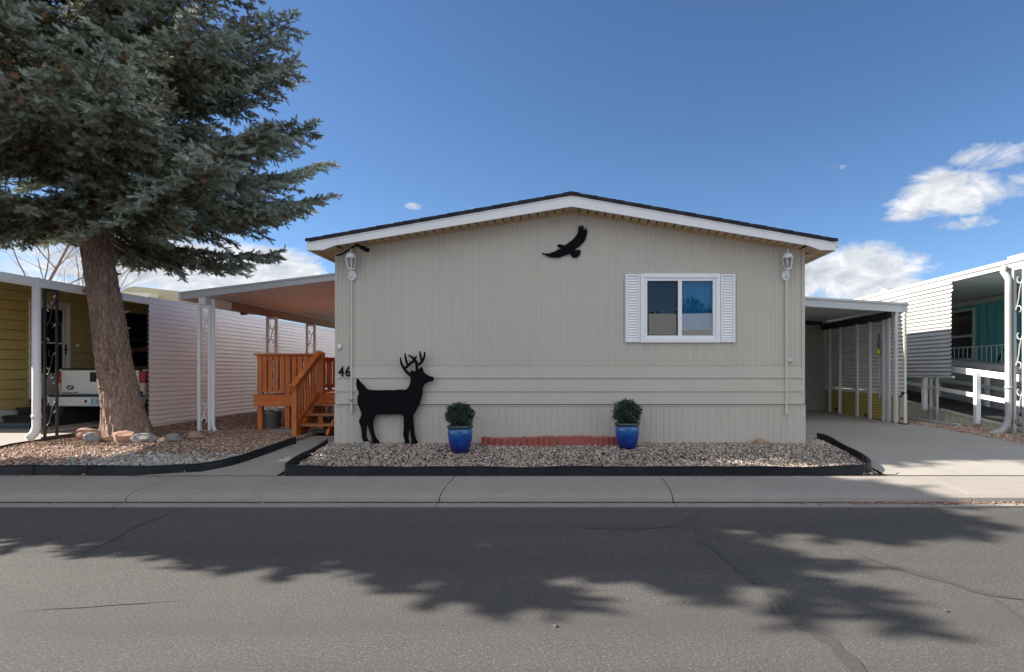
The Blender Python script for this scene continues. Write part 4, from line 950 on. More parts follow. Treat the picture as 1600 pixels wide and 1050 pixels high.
b.build('siding', M['olive_siding'], nh, recalc=False)
b = MB(); b.box(NX-3.6, NX-.03, 10.93, 12.0, .3, .735); b.box(NX-3.6, NX-.03, 12.94, 24, .3, .735); b.build('skirting', M['white_trim'], nh)
b = MB(); b.box(NX-3.6, NX-.4, 10.94, 24, .74, 3.28); b.build('core_wall', M['interior'], nh)
b = MB(); b.prism([(NX-3.8,3.32),(NX+.12,3.32),(NX+.12,3.45),(NX-1.8,3.72),(NX-3.8,3.45)], 10.7, 24.2); b.build('roof', M['white_trim'], nh)
dr_ = thing('door', (NX, 12.47, 1.96), None, None); dr_.parent = nh; dr_.location = Vector(dr_['_w'])-Vector(nh['_w'])
def frame_x(b, y0, y1, z0, z1, w, x0, x1):
    b.box(x0, x1, y0, y1, z0, z0+w); b.box(x0, x1, y0, y1, z1-w, z1); b.box(x0, x1, y0, y0+w, z0+w, z1-w); b.box(x0, x1, y1-w, y1, z0+w, z1-w)
b = MB(); frame_x(b, 11.98, 12.96, .92, 3.02, .06, NX-.05, NX+.035); b.build('frame', M['white_trim'], dr_, bevel=.004)
b = MB(); frame_x(b, 12.045, 12.895, .985, 2.955, .10, NX-.03, NX+.015); b.box(NX-.03, NX+.012, 12.146, 12.794, 1.086, 1.45); b.box(NX-.028, NX+.014, 12.146, 12.794, 2.10, 2.13); b.build('leaf', M['white_trim'], dr_)
b = MB(); b.box(NX-.02, NX-.004, 12.146, 12.794, 1.451, 2.099); b.box(NX-.02, NX-.004, 12.146, 12.794, 2.131, 2.854); b.build('pane', M['glass_dark'], dr_)
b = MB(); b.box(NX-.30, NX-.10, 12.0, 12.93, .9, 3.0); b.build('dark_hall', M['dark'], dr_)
b = MB(); b.tube([(NX+.02,12.84,1.98),(NX+.06,12.84,1.98),(NX+.06,12.75,1.98)], .012, 8); b.bar((NX+.018,12.84,1.86),(NX+.018,12.84,2.10),.045,.012); b.build('handle', M['black_iron'], dr_)
wn = thing('window', (NX, 14.6, 2.5), None, None); wn.parent = nh; wn.location = Vector(wn['_w'])-Vector(nh['_w'])
b = MB(); frame_x(b, 14.35, 15.3, 1.6, 3.0, .05, NX, NX+.04); b.box(NX+.001, NX+.038, 14.40, 15.25, 2.28, 2.32); b.build('frame', M['dark'], wn)
b = MB(); b.box(NX+.026, NX+.034, 14.40, 15.25, 1.65, 2.95); b.build('pane', M['black_paint'], wn)
b = MB(); b.lathe([(.001,0),(.035,.002),(.035,.05),(.02,.06)], (NX+.05, 13.12, 2.06), 10); b.build('doorbell', M['white_trim'], nh)
# steps to that door
sp_ = thing('porch_steps', (NX+.55, 11.6, .42), 'dark carpeted steps climbing to the olive home door', 'steps')
for i, (y0, y1, z) in enumerate(((11.95,13.0,.90),(11.66,11.95,.76),(11.36,11.66,.62),(10.95,11.36,.50))):
    b = MB(); b.box(NX+.05+.0*i, NX+1.0, y0, y1, z-.04, z); b.box(NX+.08, NX+.97, y0+.02, y1, .38, z-.041); b.build('step', M['steps_dark'] if i < 3 else M['blue_mat'], sp_, bevel=.006)
# carport roof of the neighbour
LX = -8.6
ca = thing('carport', (-9.9, 8.5, 2.9), 'flat white carport roof of the olive home, over the parked pickup', 'carport')
b = MB(); b.prism([(NX-.05,zsl(NX)-.05),(LX-.06,zsl(LX)-.05),(LX-.06,zsl(LX)-.01),(NX-.05,zsl(NX)-.01)], 8.2, 24); b.build('roof_panel', M['white_trim'], ca)
b = MB(); n = 40
for i in range(n):
    ya = 8.22+15.7*i/n; yb = 8.22+15.7*(i+1)/n
    b.quad((NX,ya,zsl(NX)-.07),(LX-.07,ya,zsl(LX)-.07),(LX-.07,yb-.05,zsl(LX)-.07),(NX,yb-.05,zsl(NX)-.07)); b.quad((NX,yb-.05,zsl(NX)-.07),(LX-.07,yb-.05,zsl(LX)-.07),(LX-.07,yb,zsl(LX)-.052),(NX,yb,zsl(NX)-.052))
b.build('ceiling_pan', M['soffit'], ca, recalc=False)
for y0, y1 in ((8.2,9.28),(9.285,15.6)):
    b = MB(); b.prism([(LX-.055,2.86),(LX,2.86),(LX+.012,2.90),(LX+.012,3.0),(LX-.055,3.0)], y0, y1); b.build('gutter', M['white_trim'], ca)
b = MB(); b.box(LX-.02, LX+.018, 9.26, 9.31, 2.85, 3.01); b.build('gutter_joint', M['white_trim'], ca)
b = MB(); b.prism([(NX-.05,zsl(NX)-.13),(LX-.06,zsl(LX)-.13),(LX-.06,zsl(LX)-.0),(NX-.05,zsl(NX)-.0)], 8.17, 8.195); b.build('front_fascia', M['white_trim'], ca)
b = MB(); y_ = 9.28; b.tube([(LX-.02,y_,2.86),(LX-.02,y_,.75),(LX-.02,y_-.0,.60),(LX-.03,y_-.03,.50),(LX-.06,y_-.10,.415)], [.058,.058,.06,.062,.062], 14); b.tube([(LX-.02,y_,.80),(LX-.02,y_,.74)], .066, 14); b.build('downspout', M['white_metal'], ca, smooth=True)
for y_ in (13.2, 17.2): b = MB(); b.box(LX-.06, LX-.02, y_, y_+.04, .4, 2.86); b.build('prop', M['white_metal'], ca)
ps = scroll_post(LX-.04, 9.56, zg(9.5)+.02, 2.87, .22, M['black_iron'], 'black wrought iron trellis post with leaf scrolls beside the white downspout', 'awning post', None, axis=(0,1,0), r=.016, name='trellis_post', rr_=.008)
b = MB(); rl = random.Random(2)
for i in range(9):
    z = .8+i*.24; s = (-1)**i; c = Vector((LX-.04, 9.56+s*.03, z)); d = Vector((rl.uniform(-.2,.2), s*.7, .7)).normalized(); u = Vector((0, -d.z, d.y))*.018
    b = MB(); b.quad(c-u*.1, c+d*.035+u, c+d*.085, c+d*.035-u); b.build('metal_leaf', M['grey_trim'], ps, recalc=False)
for q in ((.03,.47,.49),(.03,.55,.565),(.02,.36,.425)): b = MB(); b.box(LX-.06, LX-q[0], 9.4, 11.7, q[1], q[2]); b.build('base_rail', M['black_iron'], ps)
# corrugated privacy wall
cw = thing('privacy_wall', (LX, 16.0, .35), 'long white horizontally corrugated metal wall beside the patio', 'privacy wall')
b = MB(); p_ = .0955; z = .30; prof = []
while z < 2.90: prof += [(.0, z), (.018, z+.010), (.020, z+.030), (.004, z+p_*.92)]; z += p_
prof += [(0, z)]
bb = MB(); Ys = [11.70, 15.0, 18.5, 22.0, 26.0]
for ya, yb in zip(Ys, Ys[1:]): bb.sheet(prof, ya, yb-.004, lambda p, t_: (LX+p[0]+(.002 if int(t_) % 2 else 0), t_, p[1]))
bb.build('corrugated_sheet', M['corrugated'], cw, recalc=False)
b = MB(); b.box(LX-.03, LX+.024, 11.69, 26, 2.93, 3.01); b.build('top_rail', M['white_trim'], cw)
for y_ in (11.75, 18.4): b = MB(); b.box(LX-.05, LX-.005, y_, y_+.04, .3, 2.92); b.build('stud', M['dark'], cw)

# ------------------------------------------------------------------ pickup
TX0, TX1, TY, TZ = -10.66, -8.80, 11.9, .42
tr = thing('pickup_truck', (-9.73, 14.3, .4), 'white pickup seen from behind, parked under the olive home carport', 'pickup truck')
def T(x, y, z): return (TX0+x, TY+y, TZ+z)
W_ = TX1-TX0
b = MB()
b.box(TX0+.04, TX0+.09, TY+.03, TY+1.6, TZ+.48, TZ+1.12); b.box(TX1-.09, TX1-.04, TY+.03, TY+1.6, TZ+.48, TZ+1.12); b.box(TX0+.09, TX1-.09, TY+.1, TY+1.6, TZ+.5, TZ+.6); b.build('bed', M['truck_white'], tr, bevel=.02)
b = MB(); b.box(TX0+.13, TX1-.13, TY-.02, TY+.05, TZ+.60, TZ+1.10); b.build('tailgate', M['truck_white'], tr, bevel=.02)
tgp = [o for o in bpy.data.objects if o.name.startswith('tailgate')][0]
b = MB(); b.box(-9.93, -9.58, TY-.026, TY-.0205, TZ+.86, TZ+1.06); b.build('handle_recess', M['rubber'], tgp, bevel=.002)
b = MB(); cx_, cz_ = ax(109.5, TY-.03), az(605.5, TY-.03); b.prism([(cx_+.073*math.cos(a_*math.pi/12), cz_+.048*math.sin(a_*math.pi/12)) for a_ in range(24)], TY-.034, TY-.021); b.build('badge', M['navy'], tgp)
b = MB(); b.prism([(cx_-.045,cz_-.012),(cx_-.02,cz_-.022),(cx_+.03,cz_+.0),(cx_+.045,cz_+.02),(cx_+.0,cz_+.014)], TY-.038, TY-.0345); b.build('badge_mark', M['white_metal'], tgp)
def text(body, size, p, m, parent, name, rot=(R(90),0,0), sx=1.0, ext=.002):
    fc = bpy.data.curves.new('t', 'FONT'); fc.body = body; fc.size = size; fc.extrude = ext; fc.align_x = 'CENTER'
    fo = bpy.data.objects.new('t', fc); COL.objects.link(fo); bpy.context.view_layer.update()
    me = bpy.data.meshes.new_from_object(fo.evaluated_get(bpy.context.evaluated_depsgraph_get())); bpy.data.objects.remove(fo)
    o = bpy.data.objects.new(name, me); COL.objects.link(o); o.parent = parent; o.rotation_euler = rot; o.scale = (sx,1,1); o.location = Vector(p)-Vector(parent['_w']); me.materials.clear(); me.materials.append(m); return o
text('FRONTIER', .052, (ax(112,TY), TY-.023, az(615,TY)), M['black_iron'], tgp, 'lettering', sx=1.35)
for s, x in ((-1, TX0), (1, TX1)):
    xa, xb = (x+.0, x+.125) if s < 0 else (x-.125, x)
    b = MB(); b.box(xa, xb, TY-.015, TY+.09, TZ+.84, TZ+1.08); tl = b.build('tail_light', M['red_lens'], tr, bevel=.015)
    b = MB(); b.box(xa+.01, xb-.01, TY-.014, TY+.06, TZ+.66, TZ+.838); b.build('reversing_lens', M['clear_lens'], tl, bevel=.012)
b = MB(); b.prism([(TX0-.03,TZ+.38),(TX0+.03,TZ+.36),(TX1-.03,TZ+.36),(TX1+.03,TZ+.38),(TX1+.03,TZ+.56),(TX0-.03,TZ+.56)], TY-.17, TY-.03); bu = b.build('bumper', M['chrome'], tr, bevel=.02)
b = MB(); b.box(TX0-.02, TX1+.02, TY-.165, TY-.04, TZ+.561, TZ+.59); b.build('step_pad', M['rubber'], bu, bevel=.006)
b = MB(); b.box(-9.98, -9.77, TY-.19, TY-.171, TZ+.42, TZ+.52); b.build('hitch_plate', M['chrome'], bu, bevel=.006)
b = MB(); b.box(-9.90, -9.85, TY-.194, TY-.1905, TZ+.445, TZ+.495); b.build('hitch_hole', M['black_paint'], bu)
b = MB(); b.box(-9.76, -9.46, TY-.182, TY-.171, TZ+.39, TZ+.54); pl = b.build('number_plate', M['plate'], bu, bevel=.003)
text('C8', .10, (-9.61, TY-.184, TZ+.43), M['navy'], pl, 'lettering')
b = MB(); b.prismx([(TY+1.62,TZ+.45),(TY+1.62,TZ+1.12),(TY+1.78,TZ+1.62),(TY+2.2,TZ+1.68),(TY+3.2,TZ+1.66),(TY+3.9,TZ+1.14),(TY+5.0,TZ+1.04),(TY+5.1,TZ+.5)], TX0+.06, TX1-.06)
for i, v in enumerate(b.v):
    if v[2] > TZ+1.4: b.v[i] = (v[0]+(.14 if v[0] < -9.73 else -.14), v[1], v[2])
cb = b.build('cab', M['maroon'], tr, bevel=.04)
b = MB(); b.quad((TX0+.22,TY+1.635,TZ+1.16),(TX1-.22,TY+1.635,TZ+1.16),(TX1-.30,TY+1.745,TZ+1.55),(TX0+.30,TY+1.745,TZ+1.55)); b.build('rear_window', M['black_paint'], cb, recalc=False)
b = MB(); b.box(TX0+.09, TX1-.09, TY+.06, TY+1.58, TZ+1.125, TZ+1.145); b.build('bed_cover', M['rubber'], tr, bevel=.005)
for x in (TX0+.14, TX1-.14):
    for y in (TY+.85, TY+4.2):
        b = MB(); b.lathe([(.2,-.11),(.33,-.11),(.355,-.08),(.355,.08),(.33,.11),(.2,.11)], (0,0,0), 28); b.v = [(x+p[2], y+p[1], TZ+.34+p[0]) for p in b.v]; wh = b.build('wheel', M['rubber'], tr, smooth=False)
        b = MB(); b.lathe([(.05,-.09),(.2,-.10),(.2,.10),(.05,.09)], (0,0,0), 20); b.v = [(x+p[2], y+p[1], TZ+.34+p[0]) for p in b.v]; b.build('rim', M['chrome'], wh)
b = MB(); b.tube([(TX0+.3,TY+.85,TZ+.34),(TX1-.3,TY+.85,TZ+.34)], .05, 10); b.lathe([(.04,-.1),(.13,0),(.04,.1)], (-9.73,TY+.85,TZ+.34), 12); b.box(TX0+.4,TX0+.46,TY+.1,TY+5,TZ+.42,TZ+.52); b.box(TX1-.46,TX1-.4,TY+.1,TY+5,TZ+.42,TZ+.52); b.build('axle', M['black_iron'], tr)

# khaki roof of the home beyond
kh = thing('manufactured_home', (-19, 26, .45), 'khaki shed-like home whose roof shows above the white corrugated wall', 'house')
x0, x1, y0, y1 = -18.3, -16.2, 24, 29
b = MB(); b.box(x0, x1, y0, y1, .4, 4.35); b.build('wall', M['roof_tan'], kh)
b = MB(); b.prism([(x0-.75,4.36),(x1+.1,4.36),(x1+.05,4.78),(x0+.4,4.98),(x0+.05,4.92)], y0-.4, y1+.3); b.build('roof', M['roof_tan'], kh)
b = MB(); b.prism([(x0-.35,4.30),(x0+1.2,4.30),(x0+1.45,4.62),(x0-.25,4.72)], y0-.9, y0-.41); b.build('dormer', M['cream'], kh)
# ------------------------------------------------------------------ carport of the tan home
CF, CB, CWX = 12.3, 15.95, 7.02
cp = thing('carport', (5.3, 12.3, 2.9), 'white flat carport on the right side of the tan home', 'carport')
def cz(x): return 3.17-(x-3.64)*.062
b = MB(); b.prism([(HR+.01,cz(HR)-.05),(7.15,cz(7.15)-.05),(7.15,cz(7.15)-.004),(HR+.01,cz(HR)-.004)], CF+.02, CB+.1); b.build('roof_panel', M['white_trim'], cp)
b = MB(); b.quad((HR+.02,CF+.02,cz(HR)-.12),(7.1,CF+.02,cz(7.1)-.10),(7.1,CB,cz(7.1)-.10),(HR+.02,CB,cz(HR)-.12)); b.build('ceiling', M['white_trim'], cp, recalc=False)
b = MB(); b.prism([(HR+.01,cz(HR)-.205),(7.16,cz(7.16)-.20),(7.16,cz(7.16)-.045),(HR+.01,cz(HR)-.045)], CF-.03, CF+.01); b.prism([(HR+.01,cz(HR)-.043),(7.17,cz(7.17)-.043),(7.17,cz(7.17)),(HR+.01,cz(HR))], CF-.06, CF+.015); b.build('front_fascia', M['grey_trim'], cp)
b = MB(); b.box(7.10, 7.18, CF+.016, CB+.1, 2.75, 2.955); b.build('gutter', M['white_trim'], cp)
b = MB(); b.box(6.90, 7.0, CF+.3, CB, 2.64, 2.80); b.box(HR+.02, 6.9, CB-.12, CB-.02, 2.78, 2.90); b.build('beam', M['dark'], cp)
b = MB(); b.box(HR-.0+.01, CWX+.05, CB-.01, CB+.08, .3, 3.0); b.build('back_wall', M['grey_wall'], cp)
b = MB(); b.box(6.935, 7.005, CF+.03, CF+.13, .3, cz(7)-.12); b.build('front_post', M['white_metal'], cp, bevel=.006)
# slatted side wall
sw_ = thing('slatted_wall', (CWX, 14.1, .36), 'weathered slatted wall of the carport with yellow lower panels', 'privacy wall')
prof = []; z = 1.06
while z < 2.70: prof += [(0.004,z),(-.036,z+.014),(-.040,z+.030),(-.002,z+.076)]; z += .084
bb = MB(); bb.sheet(prof, CF-.20, CB-.015, lambda p, t_: (CWX+p[0], t_, p[1])); bb.build('louvre_sheet', M['louvre_pale'], sw_, recalc=False)
prof = []; z = .40
while z < .97: prof += [(0,z),(-.020,z+.010),(-.022,z+.030),(-.004,z+.062)]; z += .066
bb = MB(); bb.sheet(prof, CF-.0, CB-.015, lambda p, t_: (CWX+p[0], t_, p[1])); bb.build('lower_panel', M['yellow_panel'], sw_, recalc=False)
b = MB(); b.box(CWX-.035, CWX+.02, CF-.05, CB-.02, .985, 1.055); b.build('middle_rail', M['white_metal'], sw_, bevel=.004)
for y, w_ in ((12.62,.10),(12.82,.07),(13.42,.085),(14.02,.08),(14.9,.06),(15.5,.06)):
    b = MB(); b.box(CWX-.095, CWX-.037, y-w_/2, y+w_/2, .36+.012*(y-12), 2.66); b.build('stud', M['white_metal'], sw_, bevel=.004)
b = MB(); b.box(CWX-.035, CWX+.03, CF-.20, CF-.05, .40, 1.04); b.box(CWX-.03, CWX+.02, CF-.20, CF-.17, 1.05, 2.72); b.build('end_board', M['cream'], sw_, bevel=.006)
b = MB(); b.box(CWX-.05, CWX+.04, CF-.25, CB-.02, .33, .405); b.build('sill_plate', M['dark'], sw_)
# rotted patches on the lower boards, kept as ragged shallow pieces
b = MB(); rq = random.Random(6)
for (yc, zc, s) in ((12.14,1.03,.09),(12.2,.97,.06),(12.75,.52,.05),(12.9,.46,.07),(13.7,.46,.09),(15.2,.50,.10),(12.5,.5,.05),(12.18,.5,.06)):
    p_ = [(yc+s*(.6+.5*rq.random())*math.cos(a), zc+.45*s*(.6+.6*rq.random())*math.sin(a)) for a in [i*.7 for i in range(9)]]
    b.quad(*[(CWX-.0375 if yc < 12.3 else CWX-.030, y, z) for y, z in p_])
b.build('rot_patch', M['twig_wood'], sw_, recalc=False)
b = MB(); b.bar((6.86, 14.75, .42), (6.93, 14.85, 2.5), .05, .03); tag(b.build('leaning_board', M['white_metal']), 'pale board leaning against the slatted carport wall', 'board')
pp = thing('garden_tool', (6.93, 12.98, .4), 'green-handled tool with a yellow grip hanging on the slatted carport wall', 'tool')
b = MB(); b.tube([(6.93,12.96,2.05),(6.92,12.97,1.6),(6.93,12.95,1.1),(6.92,12.97,.75)], .012, 6); b.build('cord', M['grey_trim'], pp, smooth=True)
b = MB(); b.tube([(6.92,12.96,2.35),(6.915,12.98,2.1),(6.93,12.96,1.95)], [.014,.03,.02], 8); b.build('handle', M['green'], pp, smooth=True)
b = MB(); b.lathe([(.01,-.06),(.05,-.04),(.06,0),(.04,.05),(.012,.07)], (6.91,12.96,1.93), 12); b.build('grip', M['yellow'], pp, smooth=True)

# ------------------------------------------------------------------ right neighbour: teal home, long awning, screen, ramp
TXW = 10.9
th = thing('manufactured_home', (13, 9, .4), 'teal-sided neighbouring home at the right edge behind its ramp', 'house')
n_ = 60; b = MB(); y = 7.0
wy0, wy1, wz0, wz1 = 15.55, 17.0, 1.80, 3.22
while y < 24:
    ye = y+.30
    for (ya, yb, o) in ((y,y+.285,0),(y+.285,ye,.012)):
        if ya > wy0-.02 and yb < wy1+.02: segs = [(1.15,wz0),(wz1,3.42)]
        else: segs = [(1.15,3.42)]
        for za, zb in segs: b.quad((TXW+o,yb,za),(TXW+o,ya,za),(TXW+o,ya,zb),(TXW+o,yb,zb))
    y = ye
b.quad((TXW,7,1.15),(TXW+4,7,1.15),(TXW+4,7,3.42),(TXW,7,3.42)); b.build('siding', M['teal'], th, recalc=False)
b = MB(); b.box(TXW+.4, TXW+4, 7.05, 24, .3, 3.4); b.build('core_wall', M['interior'], th)
b = MB(); b.prism([(TXW-.3,3.46),(TXW+4.4,3.46),(TXW+4.4,3.56),(TXW+2,3.95),(TXW-.3,3.60)], 6.9, 24); b.build('roof', M['white_trim'], th)
ww = thing('window', (TXW, 16.2, 2.5), None, None); ww.parent = th; ww.location = Vector(ww['_w'])-Vector(th['_w'])
b = MB(); frame_x(b, wy0, wy1, wz0, wz1, .06, TXW-.03, TXW+.05); b.box(TXW-.025, TXW+.04, wy0+.06, wy1-.06, 2.44, 2.50); b.build('frame', M['shutter'], ww, bevel=.005)
b = MB(); b.box(TXW+.015, TXW+.022, wy0+.06, wy1-.06, wz0+.06, 2.439); b.box(TXW+.015, TXW+.022, wy0+.06, wy1-.06, 2.501, wz1-.06); b.build('pane', M['glass'], ww)
b = MB(); b.box(TXW+.12, TXW+.14, wy0, wy1, wz0, wz1); b.build('blind', M['grey_wall'], ww)
v_ = at(1386, 457, 18.5); b = MB(); b.lathe([(.10,-.6),(.10,.0)], (v_[0],v_[1],v_[2]), 12); b.lathe([(.19,.03),(.21,.05),(.20,.10),(.04,.13)], (v_[0],v_[1],v_[2]), 16); b.lathe([(.13,0),(.13,.02)], (v_[0],v_[1],v_[2]), 12); b.build('roof_vent', M['galv'], th, smooth=False)
AX = 8.1
ra = thing('porch_awning', (9.5, 9.5, 3.35), 'long white awning over the ramp of the teal home', 'awning')
b = MB(); b.prism([(AX+.02,3.46),(TXW+.1,3.50),(TXW+.1,3.55),(AX+.02,3.535)], 8.0, 24); b.build('roof_panel', M['white_trim'], ra)
b = MB(); n = 32
for i in range(n):
    ya = 8.02+15.9*i/n; yb = 8.02+15.9*(i+1)/n
    b.quad((AX+.02,ya,3.425),(TXW+.05,ya,3.44),(TXW+.05,yb-.04,3.44),(AX+.02,yb-.04,3.425)); b.quad((AX+.02,yb-.04,3.425),(TXW+.05,yb-.04,3.44),(TXW+.05,yb,3.455),(AX+.02,yb,3.44))
b.build('ceiling_pan', M['white_trim'], ra, recalc=False)
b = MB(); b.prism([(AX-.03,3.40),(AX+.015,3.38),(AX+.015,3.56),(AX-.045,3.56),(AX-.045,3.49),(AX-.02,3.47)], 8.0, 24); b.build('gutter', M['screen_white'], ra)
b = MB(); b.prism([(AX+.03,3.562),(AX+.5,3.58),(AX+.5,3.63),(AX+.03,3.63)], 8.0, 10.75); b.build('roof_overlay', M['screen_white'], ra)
b = MB(); b.box(TXW-.06, TXW-.005, 8, 24, 3.30, 3.42); b.build('ledger', M['white_trim'], ra)
ws = thing('privacy_screen', (AX, 16.0, 1.4), 'white louvred aluminium screen hanging from the awning of the teal home', 'privacy screen')
prof = []; z = 1.40; p_ = .088
while z < 3.42: prof += [(0,z),(-.030,z+.006),(-.036,z+.022),(-.028,z+.042),(-.004,z+p_*.94)]; z += p_
prof.append((0, z))
bb = MB(); Ys = [12.22, 15.2, 18.4, 24.0]
for ya, yb in zip(Ys, Ys[1:]):
    bb.sheet(prof, ya, yb-.006, lambda p, t_: (AX-.03+p[0]-(.0 if p[1] < 3.2 else (p[1]-3.2)*.12), t_-(.05 if (t_ < 12.3 and p[1] > 3.2) else 0)-(.03 if t_ < 12.3 and int(p[1]*23) % 2 else 0), p[1]))
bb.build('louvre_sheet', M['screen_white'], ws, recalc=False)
b = MB(); b.box(AX-.075, AX-.02, 12.14, 24, 1.355, 1.40); b.build('bottom_lip', M['screen_white'], ws)
# ramp
rp = thing('access_ramp', (8.9, 12, .35), 'white railed wheelchair ramp with a black deck in front of the teal home', 'ramp')
RX0, RX1 = 8.30, 9.55
def rz_(y): return min(1.12, .485+(y-11.0)*.0895)
def slope(b, x0, x1, ya, yb, lo, hi):      # board following the ramp
    b.v += [(x0,ya,rz_(ya)+lo),(x1,ya,rz_(ya)+lo),(x1,ya,rz_(ya)+hi),(x0,ya,rz_(ya)+hi),(x0,yb,rz_(yb)+lo),(x1,yb,rz_(yb)+lo),(x1,yb,rz_(yb)+hi),(x0,yb,rz_(yb)+hi)]
    n = len(b.v)-8; b.f += [(n,n+1,n+2,n+3),(n+7,n+6,n+5,n+4),(n,n+4,n+5,n+1),(n+1,n+5,n+6,n+2),(n+2,n+6,n+7,n+3),(n+3,n+7,n+4,n)]
b = MB(); slope(b, RX0+.001, RX1, 9.3, 18.0, -.03, 0); b.build('tread_deck', M['dark'], rp)
b = MB(); y = 9.3
while y < 17.9:
    for (ya, yb, o) in ((y, y+.205, 0),(y+.205, y+.23, -.022)):
        b.quad((RX0-.002+o,yb,zg(yb)-.02),(RX0-.002+o,ya,zg(ya)-.02),(RX0-.002+o,ya,rz_(ya)-.045),(RX0-.002+o,yb,rz_(yb)-.045))
        b.quad((RX0-.002+o,ya,zg(ya)-.02),(RX0-.002,ya,zg(ya)-.02),(RX0-.002,ya,rz_(ya)-.045),(RX0-.002+o,ya,rz_(ya)-.045))
    y += .23
b.build('skirting', M['cream'], rp, recalc=False)
b = MB(); slope(b, RX0-.03, RX0, 9.3, 17.9, -.045, .012); b.build('kerb_board', M['cream'], rp)
for nm, xx in (('near', RX0-.07), ('far', RX1)):
    b = MB(); slope(b, xx, xx+.04, 9.2, 17.9, .86, .985); b.build('top_rail', M['white_trim'], rp, bevel=.004)
    b = MB(); slope(b, xx, xx+.04, 9.2, 17.9, .41, .495); b.build('middle_rail', M['white_trim'], rp, bevel=.004)
for y in (9.9, 11.62, 13.35, 15.1, 16.8):
    b = MB(); b.box(RX0-.165+.0, RX0-.072, y-.045, y+.045, rz_(y)-.10, rz_(y)+.93); b.build('post', M['white_trim'], rp, bevel=.004)
    b = MB(); b.box(RX1+.041, RX1+.12, y-.045, y+.045, rz_(y)-.12, rz_(y)+.93); b.build('post', M['white_trim'], rp, bevel=.004)
# porch deck beyond, with thin baluster rail
pd = thing('porch_deck', (10.3, 12, .4), 'grey-panelled porch in front of the teal wall with thin white balusters', 'porch')
b = MB(); b.box(9.75, TXW-.01, 8.5, 23, 1.06, 1.15); b.build('floor', M['grey_wall'], pd)
b = MB(); y = 8.5
while y < 22:
    b.box(9.76, 9.78, y, y+.29, .3, 1.055); y += .30
b.build('fascia_panel', M['grey_trim'], pd)
b = MB(); b.prismx([(8.6,1.16),(16.5,1.16),(16.5,1.98),(8.6,1.30)], 9.80, 9.83); b.build('side_panel', M['grey_trim'], pd)
b = MB(); b.box(9.93, 9.97, 10.3, 15.2, 2.09, 2.12); b.box(9.93, 9.97, 10.3, 15.2, 1.24, 1.27); b.build('hand_rail', M['white_trim'], pd)
y = 10.35
while y < 15.2: b = MB(); b.box(9.943, 9.957, y-.007, y+.007, 1.271, 2.089); b.build('baluster', M['white_trim'], pd); y += .165
b = MB(); b.tube([at(1558,566,13.6), at(1569,545,13.4)], .022, 8); b.build('black_brace', M['black_iron'], pd)
# awning posts
for y_, w_, lab in ((10.42,.24,'white scrolled awning post at the right edge, beside the thick downspout'),(12.88,.22,'white scrolled awning post under the louvred screen')):
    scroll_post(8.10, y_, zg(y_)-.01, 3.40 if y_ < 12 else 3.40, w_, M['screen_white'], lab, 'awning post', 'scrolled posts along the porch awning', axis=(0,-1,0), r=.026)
b = MB(); y_ = 10.56; x_ = 8.03
b.tube([(x_-.0,y_+.12,3.45),(x_-.03,y_+.12,3.34),(x_-.02,y_+.06,3.27),(x_-.02,y_,3.18),(x_-.02,y_,2.9),(x_-.02,y_,.68),(x_-.05,y_-.0,.52),(x_-.16,y_-.02,.40),(x_-.40,y_-.05,.355)], [.05,.05,.055,.055,.055,.055,.058,.055,.05], 16)
b.tube([(x_-.02,y_,1.22),(x_-.02,y_,1.18)], .064, 16); tag(b.build('downspout', M['screen_white'], smooth=True), 'thick white downspout curving out onto the gravel by the ramp', 'downspout')
b = MB(); b.bar((7.78, 11.55, .405), (7.62, 14.3, .425), .09, .075); tag(b.build('gutter_pipe', M['screen_white'], bevel=.015), 'white rectangular drain pipe lying along the drive edge below the ramp', 'drain pipe')

# ------------------------------------------------------------------ home across the street (mirrored in the window)
oh = thing('manufactured_home', (2, -13, .14), 'cream home with a pale grey shingled roof on the opposite side of the street', 'house')
b = MB(); b.box(-8, 12, -19, -12, .1, 3.0); b.build('wall', M['house_cream'], oh)
b = MB(); b.prismx([(-19.4,3.0),(-11.6,3.0),(-11.6,3.12),(-15.5,4.9),(-19.4,3.12)], -8.4, 12.4); b.build('roof', M['shingle_grey'], oh)
for x in (-5,-1,7):
    b = MB(); b.box(x, x+1.4, -12.001, -11.95, 1.4, 2.5); f_ = b.build('window', M['white_trim'], oh); b = MB(); b.box(x+.08, x+1.32, -11.949, -11.94, 1.48, 2.42); b.build('pane', M['black_paint'], f_)
b = MB(); b.box(3, 4, -12.001, -11.95, .5, 2.5); b.build('door', M['white_trim'], oh)
b = MB(); b.lathe([(.12,0),(.12,.4),(.2,.42),(.2,.5)], (9,-15,4.6), 12); b.build('roof_vent', M['galv'], oh)

rgh = np.random.default_rng(31); n = 16000; X = rgh.uniform(-11, 15, n); top = 5.75+.5*np.sin(X*.9)+.3*np.sin(X*2.3+1); Z = 1.6+(top-1.6)*rgh.random(n)**.6; Y = rgh.uniform(-24, -22, n)
P = np.stack([X,Y,Z],1); u = rgh.normal(size=(n,3))*.14; v = rgh.normal(size=(n,3))*.12
tag(nmesh('far_hedge', np.stack([P,P+u,P+u+v,P+v],1).reshape(-1,3), np.arange(4*n).reshape(-1,4), M['box_leaf'], attr=np.repeat(rgh.random(n),4), origin=(2,-23,0)), kind='stuff')
